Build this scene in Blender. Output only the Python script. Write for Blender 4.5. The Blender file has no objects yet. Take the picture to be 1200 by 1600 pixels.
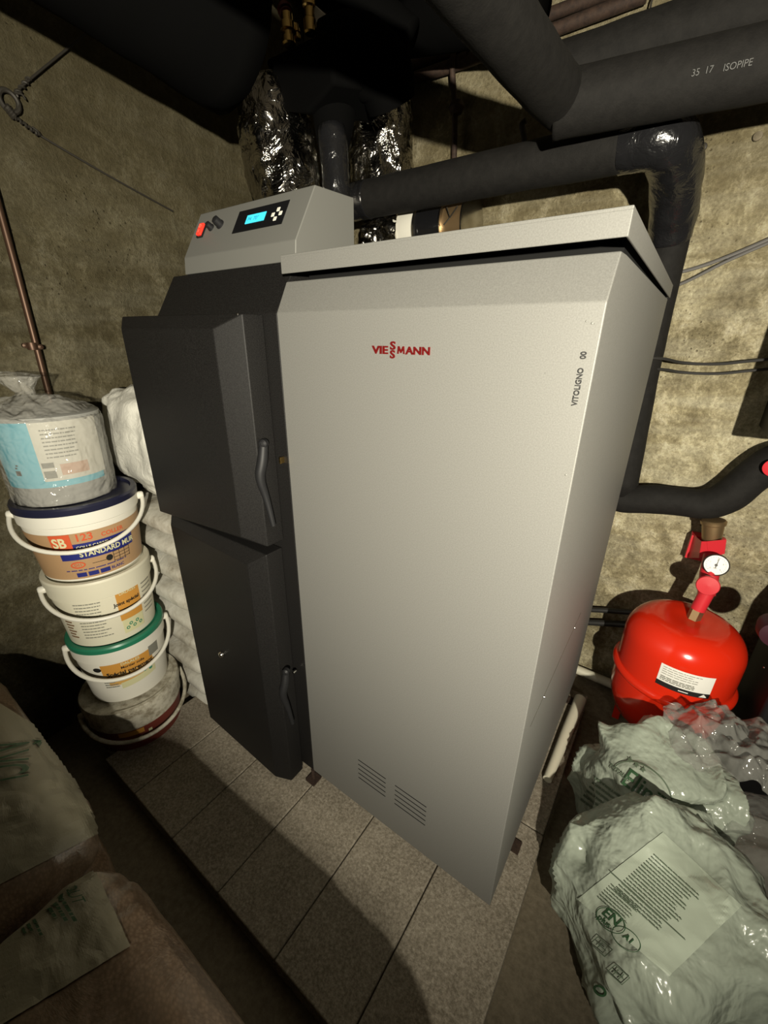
import bpy, bmesh, math, random
from mathutils import Vector, Matrix, noise
random.seed(7)
PI = math.pi
COL = bpy.context.scene.collection

# ------------------------------------------------------------------ camera
CAM = Vector((0.6968, -0.6148, 1.3746)); YAW, PITCH, ROLL, FPX = -0.6116, 0.395, 0.0113, 647.5
_f = Vector((math.sin(YAW)*math.cos(PITCH), math.cos(YAW)*math.cos(PITCH), -math.sin(PITCH)))
_r = Vector((math.cos(YAW), -math.sin(YAW), 0)); _u = _r.cross(_f)
_r2 = _r*math.cos(ROLL)+_u*math.sin(ROLL); _u2 = -_r*math.sin(ROLL)+_u*math.cos(ROLL)
cd = bpy.data.cameras.new('camera'); cam = bpy.data.objects.new('camera', cd); COL.objects.link(cam)
M = Matrix((_r2, _u2, -_f)).transposed().to_4x4(); M.translation = CAM
cam.matrix_world = M
cd.sensor_fit = 'VERTICAL'; cd.sensor_height = 32.0; cd.lens = FPX*32.0/1600.0
cd.clip_start = 0.01
bpy.context.scene.camera = cam

# ------------------------------------------------------------------ light and exposure
sc = bpy.context.scene
sc.view_settings.view_transform = 'Standard'; sc.view_settings.look = 'None'
sc.view_settings.exposure = 0.0; sc.view_settings.gamma = 1.0; sc.view_settings.use_curve_mapping = False
w = bpy.data.worlds.new('world'); sc.world = w; w.use_nodes = True
w.node_tree.nodes['Background'].inputs[0].default_value = (0.9, 0.85, 0.7, 1)
w.node_tree.nodes['Background'].inputs[1].default_value = 0.004
LPOS = Vector((1.30, -1.22, 1.41)); LAIM = Vector((0.16, 0.60, 1.62)); LPOW = 400
ld = bpy.data.lights.new('work_torch', 'SPOT'); ld.energy = LPOW; ld.color = (1.0, 0.93, 0.76)
ld.spot_size = math.radians(120); ld.spot_blend = 1.0; ld.shadow_soft_size = 0.018
lo = bpy.data.objects.new('work_torch', ld); COL.objects.link(lo); lo.location = LPOS
lo.rotation_euler = (LAIM-LPOS).to_track_quat('-Z', 'Y').to_euler()

# ------------------------------------------------------------------ helpers
def ray(px, py): return _r2*((px-600)/FPX) + _u2*((800-py)/FPX) + _f
def at(px, py, ax, val):
    d = ray(px, py); i = 'xyz'.index(ax); return CAM + d*((val-CAM[i])/d[i])
def link(o): COL.objects.link(o); return o
def thing(name, label, cat, loc=(0, 0, 0), group=None):
    o = link(bpy.data.objects.new(name, None)); o.location = loc; o.empty_display_size = 0.05
    o['label'] = label; o['category'] = cat
    if group: o['group'] = group
    return o
def tag(o, label, cat, group=None):
    o['label'] = label; o['category'] = cat
    if group: o['group'] = group
    return o
def obj(name, bm, mat, parent=None, smooth=False, bevel=0.0, seg=2, sharp=0.6, label=None):
    me = bpy.data.meshes.new(name)
    if bm.faces and name != 'print': bmesh.ops.recalc_face_normals(bm, faces=bm.faces)
    bm.to_mesh(me); bm.free()
    o = link(bpy.data.objects.new(name, me))
    mats = mat if isinstance(mat, (list, tuple)) else [mat]
    for m in mats: me.materials.append(m)
    if smooth:
        for p in me.polygons: p.use_smooth = True
        if hasattr(me, 'set_sharp_from_angle'): me.set_sharp_from_angle(angle=sharp)
    if bevel:
        b = o.modifiers.new('bevel', 'BEVEL'); b.width = bevel; b.segments = seg; b.limit_method = 'ANGLE'; b.angle_limit = 0.3; b.harden_normals = True
        for p in me.polygons: p.use_smooth = True
    if parent:
        o.parent = parent; o.matrix_parent_inverse = Matrix.Translation(parent_world(parent)).inverted()
    if label: o['label'] = label
    return o
def parent_world(p):     # meshes are built in world coordinates, so only an Empty carries an offset
    return Vector(p.location)
def struct(o): o['kind'] = 'structure'; return o
def bx(bm, x0, x1, y0, y1, z0, z1):
    v = [bm.verts.new((x, y, z)) for z in (z0, z1) for y in (y0, y1) for x in (x0, x1)]
    for f in ((0, 2, 3, 1), (4, 5, 7, 6), (0, 1, 5, 4), (2, 6, 7, 3), (0, 4, 6, 2), (1, 3, 7, 5)): bm.faces.new([v[i] for i in f])
    return bm
def box(*a): return bx(bmesh.new(), *a)
def hexa(bm, pts):
    v = [bm.verts.new(p) for p in pts]
    for f in ((0, 1, 2, 3), (4, 7, 6, 5), (0, 4, 5, 1), (1, 5, 6, 2), (2, 6, 7, 3), (3, 7, 4, 0)): bm.faces.new([v[i] for i in f])
    return bm
def prism_x(bm, prof, x0, x1):      # prof in (y,z)
    a = [bm.verts.new((x0, y, z)) for y, z in prof]; b = [bm.verts.new((x1, y, z)) for y, z in prof]
    bm.faces.new(a); bm.faces.new(b[::-1]); n = len(prof)
    for i in range(n): bm.faces.new((a[i], b[i], b[(i+1) % n], a[(i+1) % n]))
    return bm
def lathe(bm, prof, c=(0, 0, 0), axis='z', n=64, rot=None, wob=None):   # prof: (r,h)
    c = Vector(c); rings = []
    for r, h in prof:
        ring = []
        for k in range(n):
            a = 2*PI*k/n; p = Vector((r*math.cos(a), r*math.sin(a), h))
            if wob: p = wob(p)
            if rot: p = rot @ p
            ring.append(bm.verts.new(c+p))
        rings.append(ring)
    for i in range(len(rings)-1):
        for k in range(n): bm.faces.new((rings[i][k], rings[i][(k+1) % n], rings[i+1][(k+1) % n], rings[i+1][k]))
    if prof[0][0] > 1e-6: bm.faces.new(rings[0][::-1])
    if prof[-1][0] > 1e-6: bm.faces.new(rings[-1])
    return bm
def dirrot(d): return Vector(d).to_track_quat('Z', 'Y').to_matrix()
def smooth_path(pts, rad=None, it=3):
    pts = [Vector(p) for p in pts]; rr = list(rad) if rad else None
    for _ in range(it):
        q = [pts[0]]; s = [rr[0]] if rr else None
        for i in range(len(pts)-1):
            q += [pts[i].lerp(pts[i+1], .25), pts[i].lerp(pts[i+1], .75)]
            if rr: s += [rr[i]*.75+rr[i+1]*.25, rr[i]*.25+rr[i+1]*.75]
        q.append(pts[-1])
        if rr: s.append(rr[-1])
        pts = q; rr = s
    return (pts, rr) if rad else pts
def resample(pts, step):
    out = [pts[0]]; acc = 0
    for i in range(len(pts)-1):
        a, b = pts[i], pts[i+1]; L = (b-a).length; n = max(1, int(L/step))
        for k in range(1, n+1): out.append(a.lerp(b, k/n))
    return out
def tube(bm, pts, r, n=16, wrinkle=0.0, freq=30.0, closed=False):
    pts = [Vector(p) for p in pts]; N = len(pts)
    rs = r if isinstance(r, (list, tuple)) else [r]*N
    prev = None; rings = []
    for i, p in enumerate(pts):
        t = (pts[min(i+1, N-1)]-pts[max(i-1, 0)])
        if closed: t = pts[(i+1) % N]-pts[i-1]
        t.normalize()
        if prev is None:
            u = t.orthogonal().normalized()
        else:
            u = (prev - t*prev.dot(t))
            u = u.normalized() if u.length > 1e-6 else t.orthogonal().normalized()
        prev = u; v = t.cross(u); ring = []
        for k in range(n):
            a = 2*PI*k/n; d = u*math.cos(a)+v*math.sin(a); q = p+d*rs[i]
            if wrinkle: q += d*wrinkle*noise.noise(q*freq)
            ring.append(bm.verts.new(q))
        rings.append(ring)
    m = N if closed else N-1
    for i in range(m):
        A, B = rings[i], rings[(i+1) % N]
        for k in range(n): bm.faces.new((A[k], A[(k+1) % n], B[(k+1) % n], B[k]))
    if not closed: bm.faces.new(rings[0][::-1]); bm.faces.new(rings[-1])
    return bm
def pipe(pts, r, it=3, step=None, **k):
    bm = bmesh.new()
    if isinstance(r, (list, tuple)):
        p, rr = smooth_path(pts, r, it); return tube(bm, p, rr, **k)
    p = smooth_path(pts, None, it) if it else [Vector(q) for q in pts]
    if step: p = resample(p, step)
    return tube(bm, p, r, **k)

# flat artwork: text and rectangles in a local (s,t) plane, mapped onto a surface
def text_bm(bm, s, size, x=0, y=0, bold=0.0, align='LEFT', cuts=0, fn=None, rot=0, sx=1.0):
    cu = bpy.data.curves.new('lettering', 'FONT'); cu.body = s; cu.size = size; cu.align_x = align; cu.resolution_u = 3
    cu.offset = bold*size
    ob = bpy.data.objects.new('lettering', cu); COL.objects.link(ob)
    dg = bpy.context.evaluated_depsgraph_get(); me = bpy.data.meshes.new_from_object(ob.evaluated_get(dg))
    t = bmesh.new(); t.from_mesh(me)
    if cuts:
        for _ in range(cuts):
            bmesh.ops.triangulate(t, faces=t.faces); e = [q for q in t.edges if q.calc_length() > size*.25]
            if e: bmesh.ops.subdivide_edges(t, edges=e, cuts=1)
    mp = {}
    c, si = math.cos(rot), math.sin(rot)
    for v in t.verts:
        X, Y = v.co.x*sx, v.co.y; mp[v.index] = bm.verts.new(fn(x+X*c-Y*si, y+X*si+Y*c))
    for f in t.faces:
        try: bm.faces.new([mp[v.index] for v in f.verts])
        except ValueError: pass
    t.free(); bpy.data.objects.remove(ob); bpy.data.curves.remove(cu); bpy.data.meshes.remove(me)
    return bm
def quad_bm(bm, x0, x1, y0, y1, fn, n=1, m=1, skew=0.0):
    g = [[bm.verts.new(fn(x0+(x1-x0)*i/n, y0+(y1-y0)*j/m+skew*(i/n))) for i in range(n+1)] for j in range(m+1)]
    for j in range(m):
        for i in range(n): bm.faces.new((g[j][i], g[j][i+1], g[j+1][i+1], g[j+1][i]))
    return bm
def ring_bm(bm, cx, cy, a, b, wd, fn, n=40, a0=0, a1=2*PI):
    p = []
    for k in range(n+1):
        t = a0+(a1-a0)*k/n; p.append((bm.verts.new(fn(cx+(a-wd)*math.cos(t), cy+(b-wd)*math.sin(t))), bm.verts.new(fn(cx+a*math.cos(t), cy+b*math.sin(t)))))
    for k in range(n): bm.faces.new((p[k][0], p[k][1], p[k+1][1], p[k+1][0]))
    return bm
def art(name, parent, mat, fns, label=None):
    bm = bmesh.new()
    for f in fns: f(bm)
    o = obj(name, bm, mat, parent)
    if label: o['label'] = label
    return o

# ------------------------------------------------------------------ materials
def mat(name, col, rough=0.5, metal=0.0, spec=0.5, emit=None, es=1.0, **kw):
    m = bpy.data.materials.new(name); m.use_nodes = True; b = m.node_tree.nodes['Principled BSDF']
    b.inputs['Base Color'].default_value = (*col, 1); b.inputs['Roughness'].default_value = rough
    b.inputs['Metallic'].default_value = metal; b.inputs['Specular IOR Level'].default_value = spec
    if emit: b.inputs['Emission Color'].default_value = (*emit, 1); b.inputs['Emission Strength'].default_value = es
    for k, v in kw.items(): b.inputs[k].default_value = v
    return m
def N(m, t, **kw):
    n = m.node_tree.nodes.new(t)
    for k, v in kw.items():
        if hasattr(n, k): setattr(n, k, v)
        else: n.inputs[k].default_value = v
    return n
def L(m, a, b): m.node_tree.links.new(a, b)
def coords(m, scale=(1, 1, 1)):
    tc = N(m, 'ShaderNodeNewGeometry'); mp = N(m, 'ShaderNodeMapping'); mp.inputs['Scale'].default_value = scale
    L(m, tc.outputs['Position'], mp.inputs['Vector']); return mp.outputs['Vector']
def noisy(m, scale, detail=6, rough=.6, dist=0.0, sc3=(1, 1, 1)):
    n = N(m, 'ShaderNodeTexNoise'); n.inputs['Scale'].default_value = scale; n.inputs['Detail'].default_value = detail
    n.inputs['Roughness'].default_value = rough; n.inputs['Distortion'].default_value = dist
    L(m, coords(m, sc3), n.inputs['Vector']); return n.outputs['Fac']
def ramp(m, fac, stops):
    r = N(m, 'ShaderNodeValToRGB'); e = r.color_ramp.elements
    while len(e) < len(stops): e.new(.5)
    for k, (p, c) in enumerate(stops): e[k].position = p; e[k].color = (*c, 1) if len(c) == 3 else c
    L(m, fac, r.inputs['Fac']); return r.outputs['Color']
def mixc(m, f, a, b, mode='MIX'):
    x = N(m, 'ShaderNodeMix'); x.data_type = 'RGBA'; x.blend_type = mode
    if isinstance(f, float): x.inputs[0].default_value = f
    else: L(m, f, x.inputs[0])
    for i, v in ((6, a), (7, b)):
        if isinstance(v, tuple): x.inputs[i].default_value = (*v, 1)
        else: L(m, v, x.inputs[i])
    return x.outputs[2]
def math_(m, op, a, b):
    x = N(m, 'ShaderNodeMath'); x.operation = op
    for i, v in ((0, a), (1, b)):
        if isinstance(v, (int, float)): x.inputs[i].default_value = v
        else: L(m, v, x.inputs[i])
    return x.outputs[0]
def bump(m, h, strength=.3, dist=.01):
    b = N(m, 'ShaderNodeBump'); b.inputs['Strength'].default_value = strength; b.inputs['Distance'].default_value = dist
    L(m, h, b.inputs['Height']); L(m, b.outputs['Normal'], m.node_tree.nodes['Principled BSDF'].inputs['Normal'])
def base(m, c): L(m, c, m.node_tree.nodes['Principled BSDF'].inputs['Base Color'])

def concrete_wall(name, flip):
    m = mat(name, (.4, .35, .25), .92, spec=.15)
    big = noisy(m, 2.3, 8, .62, .35, (1, 1, 1.7)); mid = noisy(m, 11.0, 12, .78, .3, (1.3, 1.3, 1.0)); fine = noisy(m, 95, 8, .75)
    streak = noisy(m, 5, 6, .6, .2, (.6, .6, 4))
    c1 = ramp(m, big, [(.34, (.13, .108, .06)), (.47, (.24, .205, .125)), (.56, (.37, .32, .195)), (.68, (.68, .62, .44))])
    c2 = ramp(m, mid, [(.38, (.12, .095, .055)), (.49, (.27, .235, .145)), (.55, (.54, .48, .32)), (.66, (.88, .82, .63))])
    c = mixc(m, .5, c1, c2)
    c = mixc(m, ramp(m, streak, [(.45, (0, 0, 0)), (.7, (.35, .35, .35))]), c, (.58, .55, .43))
    c = mixc(m, .6, c, ramp(m, fine, [(.36, (.28, .27, .25)), (.64, (.80, .80, .78))]), 'OVERLAY')
    pits = N(m, 'ShaderNodeTexVoronoi'); pits.inputs['Scale'].default_value = 60; L(m, coords(m), pits.inputs['Vector'])
    pitmask = math_(m, 'MULTIPLY', ramp(m, pits.outputs['Distance'], [(.1, (1, 1, 1)), (.22, (0, 0, 0))]), ramp(m, noisy(m, 4, 4), [(.52, (0, 0, 0)), (.62, (1, 1, 1))]))
    c = mixc(m, math_(m, 'MULTIPLY', pitmask, .7), c, (.09, .07, .04))
    # upper wall painted darker: the light's falloff is put into the colour
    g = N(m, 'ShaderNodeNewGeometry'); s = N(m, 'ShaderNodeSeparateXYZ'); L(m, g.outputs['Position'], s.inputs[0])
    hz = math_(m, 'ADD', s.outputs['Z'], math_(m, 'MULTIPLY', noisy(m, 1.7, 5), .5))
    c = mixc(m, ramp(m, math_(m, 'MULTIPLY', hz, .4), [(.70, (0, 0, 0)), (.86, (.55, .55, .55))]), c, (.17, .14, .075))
    if flip: c = mixc(m, .72, c, (.038, .032, .015))  # left-wall copy: its weaker light is put into a darker colour
    base(m, c)
    h = math_(m, 'ADD', math_(m, 'MULTIPLY', mid, 1.6), math_(m, 'SUBTRACT', fine, math_(m, 'MULTIPLY', pitmask, .6)))
    bump(m, h, .8, .014); return m
M_wall = concrete_wall('rough_concrete', 0); M_wall_left = concrete_wall('shaded_left_concrete', 1)
M_ceil = mat('dark_ceiling', (.08, .07, .055), .95, spec=.1)
M_floor = mat('floor_screed', (.2, .17, .12), .9, spec=.2)
base(M_floor, mixc(M_floor, .5, ramp(M_floor, noisy(M_floor, 3, 8, .65), [(.35, (.12, .10, .065)), (.65, (.24, .20, .14))]), ramp(M_floor, noisy(M_floor, 60, 6, .7), [(.35, (.10, .085, .06)), (.7, (.27, .23, .17))])))
bump(M_floor, noisy(M_floor, 90, 6), .3, .004)
M_slab = mat('paver_concrete', (.3, .26, .2), .85, spec=.3)
base(M_slab, mixc(M_slab, .6, ramp(M_slab, noisy(M_slab, 6, 8, .7), [(.35, (.17, .145, .105)), (.65, (.33, .29, .225))]), ramp(M_slab, noisy(M_slab, 160, 5, .7), [(.38, (.13, .11, .08)), (.55, (.33, .29, .23)), (.72, (.55, .50, .42))])))
bump(M_slab, noisy(M_slab, 170, 6), .4, .004)

M_silver = mat('silver_powder_coat', (.44, .425, .38), .60, metal=.30, spec=.45)
base(M_silver, ramp(M_silver, noisy(M_silver, 500, 3, .6), [(.35, (.163, .161, .150)), (.65, (.198, .196, .183))]))
bump(M_silver, noisy(M_silver, 700, 3), .07, .001)
M_gap_shade = mat('dark_gap_shade', (.007, .007, .007), .95, spec=.1)  # near-black colour carries the shade of the gap under the lid
M_black = mat('graphite_powder_coat', (.030, .028, .027), .52, spec=.16)
base(M_black, ramp(M_black, noisy(M_black, 420, 3), [(.35, (.0065, .006, .006)), (.65, (.013, .0125, .012))]))
bump(M_black, noisy(M_black, 600, 3), .12, .001)
M_blackgloss = mat('black_gloss_plastic', (.008, .008, .009), .18)
M_blackplastic = mat('black_plastic', (.010, .010, .011), .55, spec=.3)
M_foam = mat('black_pipe_foam', (.022, .021, .020), .8, spec=.2)
base(M_foam, ramp(M_foam, noisy(M_foam, 40, 6, .7), [(.3, (.0065, .006, .0055)), (.75, (.013, .012, .011))]))
bump(M_foam, noisy(M_foam, 220, 5), .25, .003)
M_foam_shaded = mat('shaded_black_foam', (.0028, .0028, .0028), 1.0, spec=.03)  # darker copy of the pipe foam, with shade put into the colour
M_tape = mat('black_tape', (.010, .010, .011), .2, spec=.7); bump(M_tape, noisy(M_tape, 25, 4, .6, .6), .55, .01)
M_foil = mat('aluminium_foil', (.50, .48, .44), .16, metal=1.0)
_v = N(M_foil, 'ShaderNodeTexVoronoi'); _v.inputs['Scale'].default_value = 15; _v.feature = 'SMOOTH_F1'; L(M_foil, coords(M_foil, (1, 1, .6)), _v.inputs['Vector'])
bump(M_foil, math_(M_foil, 'ADD', _v.outputs['Distance'], noisy(M_foil, 11, 5, .55, 1.0)), .9, .03)
M_steel = mat('bright_steel', (.62, .60, .56), .22, metal=1.0)
M_brass = mat('brass', (.55, .38, .14), .25, metal=1.0)
M_bronze = mat('dull_brass', (.34, .23, .12), .42, metal=.85)
M_copper = mat('weathered_copper', (.085, .048, .03), .45, metal=.6)
M_rust = mat('rusty_iron', (.10, .055, .035), .75, metal=.2)
base(M_rust, ramp(M_rust, noisy(M_rust, 60, 6, .7), [(.35, (.022, .013, .010)), (.7, (.065, .038, .025))]))
M_wire = mat('dark_wire', (.03, .026, .02), .6, metal=.3)
M_cable = mat('grey_cable', (.10, .095, .09), .5)
M_cableblk = mat('black_cable', (.018, .017, .016), .5)
M_red = mat('red_enamel', (.62, .022, .006), .16, spec=.55)
M_redp = mat('dull_red_metal', (.52, .022, .032), .35)
M_white = mat('white_plastic', (.72, .70, .62), .4)
M_whiteold = mat('yellowed_white_plastic', (.66, .63, .50), .5)
M_paper = mat('white_label', (.75, .74, .70), .6)
M_ink = mat('black_ink', (.012, .012, .012), .5)
M_redink = mat('red_chrome_lettering', (.20, .012, .012), .2, metal=.55)
M_lid_navy = mat('navy_lid', (.014, .015, .035), .3)
M_lid_green = mat('green_lid', (.02, .18, .10), .35)
M_dirty = mat('dirty_white_plastic', (.5, .47, .38), .6)
base(M_dirty, ramp(M_dirty, noisy(M_dirty, 25, 8, .7), [(.38, (.24, .21, .15)), (.55, (.52, .49, .40)), (.7, (.60, .57, .48))]))
M_kraft = mat('tan_label', (.40, .25, .13), .5)
M_blue = mat('blue_print', (.015, .02, .16), .5)
M_orange = mat('orange_print', (.56, .27, .05), .5)
M_orangered = mat('vermilion_print', (.58, .09, .03), .5)
M_cream = mat('cream_print', (.62, .60, .36), .55)
M_greenprint = mat('green_print', (.02, .22, .13), .5)
M_maroon = mat('maroon_label', (.16, .03, .02), .55)
M_greytext = mat('grey_print', (.20, .20, .17), .6)
M_baggreen = mat('dark_green_print', (.03, .085, .035), .5)
M_baggrey = mat('faded_green_print', (.10, .135, .09), .55)
M_lcd = mat('lit_lcd', (.02, .3, .4), .3, emit=(.08, .75, .95), es=.85)
M_lcdtxt = mat('lcd_characters', (.01, .1, .2), .4, emit=(.01, .25, .45), es=.4)
M_switch = mat('lit_red_switch', (.8, .02, .01), .25, emit=(1., .035, .02), es=1.3)
M_switchmark = mat('switch_marks', (.9, .2, .1), .3, emit=(1, .25, .15), es=1.0)

def film(name, col, transp, rough=.12, tint=(1, 1, 1), bs=.5, bd=.012, bsc=22, det=6):
    m = bpy.data.materials.new(name); m.use_nodes = True; nt = m.node_tree; p = nt.nodes['Principled BSDF']
    p.inputs['Base Color'].default_value = (*col, 1); p.inputs['Roughness'].default_value = rough; p.inputs['Specular IOR Level'].default_value = .7
    bump(m, noisy(m, bsc, det, .65, .7 if det > 4 else .25), bs, bd)
    t = N(m, 'ShaderNodeBsdfTransparent'); t.inputs[0].default_value = (*tint, 1); x = N(m, 'ShaderNodeMixShader'); x.inputs[0].default_value = 1-transp
    L(m, t.outputs[0], x.inputs[1]); L(m, p.outputs[0], x.inputs[2]); L(m, x.outputs[0], nt.nodes['Material Output'].inputs[0])
    return m
M_bagfilm = film('white_bag_film', (.40, .45, .37), .22, .24, bs=.9, bd=.03, bsc=10, det=3.4)
M_labelfilm = film('printed_bag_panel', (.42, .475, .385), .0, .30, bs=.5, bsc=8, det=2.6)
M_clear = film('clear_film', (.36, .36, .33), .76, .10, bs=.9, bd=.02, bsc=12, det=3)
M_clear2 = film('pail_wrap_film', (.46, .45, .41), .66, .10, bs=1.0, bd=.03, bsc=12, det=3)
M_whitesack = film('white_sack_film', (.66, .65, .59), .0, .35, bs=.5)
M_pellet = film('pellets_under_film', (.3, .2, .12), .0, .28, bs=.35, bsc=9)
_vv = N(M_pellet, 'ShaderNodeTexVoronoi'); _vv.inputs['Scale'].default_value = 150; L(M_pellet, coords(M_pellet, (1, 1.6, 1)), _vv.inputs['Vector'])
base(M_pellet, mixc(M_pellet, ramp(M_pellet, noisy(M_pellet, 7, 5), [(.4, (.08, .08, .08)), (.75, (.5, .5, .5))]), ramp(M_pellet, _vv.outputs['Distance'], [(.1, (.24, .16, .10)), (.7, (.13, .08, .045))]), (.26, .20, .145)))
M_pelletpanel = film('printed_pellet_bag_panel', (.26, .235, .16), .0, .5, bs=.3, bsc=7)

# ================================================================== THE SETTING
XL, YB = -0.93, 1.10
def wall_grid(fn, n, m, amp, name, off=0, mt=None):
    bm = bmesh.new(); g = []
    for j in range(m+1):
        row = []
        for i in range(n+1):
            p, nn = fn(i/n, j/m); q = p + nn*(amp*noise.fractal(p*3.1+Vector((off, 0, 0)), 1.0, 2.0, 4) + .004*noise.noise(p*30))
            row.append(bm.verts.new(q))
        g.append(row)
    for j in range(m):
        for i in range(n): bm.faces.new((g[j][i], g[j][i+1], g[j+1][i+1], g[j+1][i]))
    return struct(obj(name, bm, mt or M_wall, None, smooth=True, sharp=3))
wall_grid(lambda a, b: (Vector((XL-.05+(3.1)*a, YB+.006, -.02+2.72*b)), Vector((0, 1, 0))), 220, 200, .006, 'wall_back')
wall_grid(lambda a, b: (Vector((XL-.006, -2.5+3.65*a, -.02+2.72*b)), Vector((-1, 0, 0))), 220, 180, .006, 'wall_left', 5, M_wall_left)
M_wall_dim = mat('low_bounce_wall', (.05, .045, .035), .95, spec=.1)  # dark colour chosen so the unseen walls bounce little light
struct(obj('wall_right', box(2.1, 2.2, -2.5, 1.1, 0, 2.7), M_wall_dim))
struct(obj('wall_front', box(-.95, 2.2, -2.6, -2.5, 0, 2.7), M_wall_dim))
struct(obj('wall_shade_blocker', box(.10, 1.12, -1.10, -.998, 0, 1.128), M_wall_dim, bevel=.006))  # unseen half wall added to shadow the floor and pellet pile
struct(obj('ceiling', box(-1.0, 2.2, -2.6, 1.2, 2.62, 2.72), M_ceil))
struct(obj('floor', box(-1.0, 2.2, -2.6, 1.2, -.06, 0), M_floor))
# the paved plinth the boiler stands on: pavers 0.215 m wide with open joints
bm = bmesh.new(); x = .655
while x > -.62:
    x0 = max(x-.2155, -.62)
    for (ya, yb) in ((-.36, .265), (.268, .89)):
        bx(bm, x0+.0012, x-.0012, ya, yb, 0, .06+random.uniform(-.0008, .0008))
    x -= .2155
struct(obj('floor_plinth', bm, M_slab, bevel=.004))

# ================================================================== BOILER
boiler = thing('wood_boiler', 'tall silver and black wood boiler with sloping control panel, standing on the concrete pavers', 'boiler', (.1, .4, .06))
X1, D = .593, .90
# silver hopper cabinet
bm = bmesh.new()
prism_x(bm, [(0, .104), (0, 1.42), (.031, 1.477), (.075, 1.479), (D, 1.487), (D, .104)], .002, X1)
body = obj('hopper_casing', bm, M_silver, boiler, bevel=.0022)
body['label'] = 'silver casing'
# panel seam with screws on the right flank
bm = bmesh.new(); bx(bm, X1-.0005, X1+.0006, .06, .53, .6495, .6515)
obj('panel_seam', bm, M_steel, body)
for y in (.462, .165):
    bm = bmesh.new(); lathe(bm, [(.0028, 0), (.0024, .0015), (.0, .002)], (X1, y, .640), n=16, rot=dirrot((1, 0, 0))); obj('screw', bm, M_steel, body, smooth=True)
# front vents (two groups of five slots)
for xa, xb in ((.188, .281), (.311, .405)):
    bm = bmesh.new()
    for k in range(5): bx(bm, xa, xb, -.0006, .004, .2975-k*.0178, .3000-k*.0178)
    obj('vent_grille', bm, M_gap_shade, body, label='row of five black slots')
# lettering on the front
fr = lambda s, t: Vector((s, -.0012, t))
bm = bmesh.new()
text_bm(bm, 'VIE', .0172, .2385, 1.3520, bold=.03, fn=fr, sx=1.40); bm.faces.new([bm.verts.new(fr(.2900+x_*.0142, 1.3525+y_*.0118)) for x_, y_ in ((0, 0), (.17, 0), (.20, .66), (.43, .12), (.57, .12), (.80, .66), (.83, 0), (1, 0), (.92, 1), (.74, 1), (.5, .42), (.26, 1), (.08, 1))]); text_bm(bm, 'ANN', .0165, .3065, 1.3523, bold=.025, fn=fr, sx=1.25)
text_bm(bm, 'S', .0175, .2752, 1.3590, bold=.03, fn=fr, sx=1.35); text_bm(bm, 'S', .0175, .2752, 1.3455, bold=.03, fn=fr, sx=1.25)
o = obj('brand_lettering', bm, M_redink, body); sm = o.modifiers.new('depth', 'SOLIDIFY'); sm.thickness = .0018; sm.offset = 0
bm = bmesh.new()
text_bm(bm, 'VITOLIGNO', .0098, .5805, 1.2945, bold=.03, fn=fr, rot=PI/2, sx=.92); text_bm(bm, '00', .0098, .5805, 1.3535, bold=.03, fn=fr, rot=PI/2, sx=.95)
obj('model_lettering', bm, M_ink, body)
# little dents and paint chips on the front
bm = bmesh.new()
for px, py, r in ((925, 505, .0018), (916, 502, .0013), (929, 506, .001), (772, 536, .0009), (852, 583, .0009), (884, 742, .0016)):
    c = at(px, py, 'y', 0); lathe(bm, [(r, 0), (r*.5, .0006), (0, .0007)], (c.x, 0, c.z), n=10, rot=dirrot((0, -1, 0)))
obj('paint_chips', bm, M_silver, body, smooth=True)
# lid of the hopper, overhanging tray with a folded edge
bm = bmesh.new()
bx(bm, .022, .601, .002, .86, 1.512, 1.5165); bx(bm, .022, .601, .002, .0045, 1.486, 1.513); bx(bm, .598, .601, .0045, .86, 1.486, 1.513); bx(bm, .022, .601, .857, .86, 1.486, 1.513)
obj('hopper_lid', bm, M_silver, boiler, bevel=.0012, label='silver overhanging lid')
obj('lid_gap_shade', box(.0225, .588, .075, .85, 1.476, 1.5115), M_gap_shade, boiler)  # dark filler painting the shade between lid and casing
# black combustion unit
bm = bmesh.new()
prism_x(bm, [(0, .104), (0, 1.42), (.062, 1.517), (.80, 1.517), (.80, .104)], -.446, .0015)
unit = obj('combustion_casing', bm, M_black, boiler, bevel=.002, label='graphite black casing')
def door(name, x0, x1, z0, z1, yl, yr, bt, bb, br):
    # panel with folded edges: yl / yr depth of the front face at its left and right end
    bm = bmesh.new()
    fA = (x0+.004, yl, z0+bb*.2); fB = (x1-br, yr, z0+bb); fC = (x1-br, yr, z1-bt); fD = (x0+.004, yl, z1-bt)
    m = .026
    mA = (x0, yl+.008, z0); mB = (x1, -.052, z0); mC = (x1, -.052, z1); mD = (x0, yl+.010, z1)
    kA = (x0+.01, -.002, z0); kB = (x1, -.002, z0); kC = (x1, -.002, z1); kD = (x0+.01, -.002, z1)
    F = [bm.verts.new(p) for p in (fA, fB, fC, fD)]; Mv = [bm.verts.new(p) for p in (mA, mB, mC, mD)]; K = [bm.verts.new(p) for p in (kA, kB, kC, kD)]
    bm.faces.new(F)
    for i in range(4):
        j = (i+1) % 4; bm.faces.new((F[i], Mv[i], Mv[j], F[j])); bm.faces.new((Mv[i], K[i], K[j], Mv[j]))
    bm.faces.new(K[::-1])
    return obj(name, bm, M_black, unit, bevel=.0025)
d1 = door('loading_door', -.448, -.036, .913, 1.418, -.094, -.088, .028, .026, .050)
d2 = door('lower_door', -.470, -.045, .075, .888, -.062, -.078, .030, .012, .045)
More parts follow.
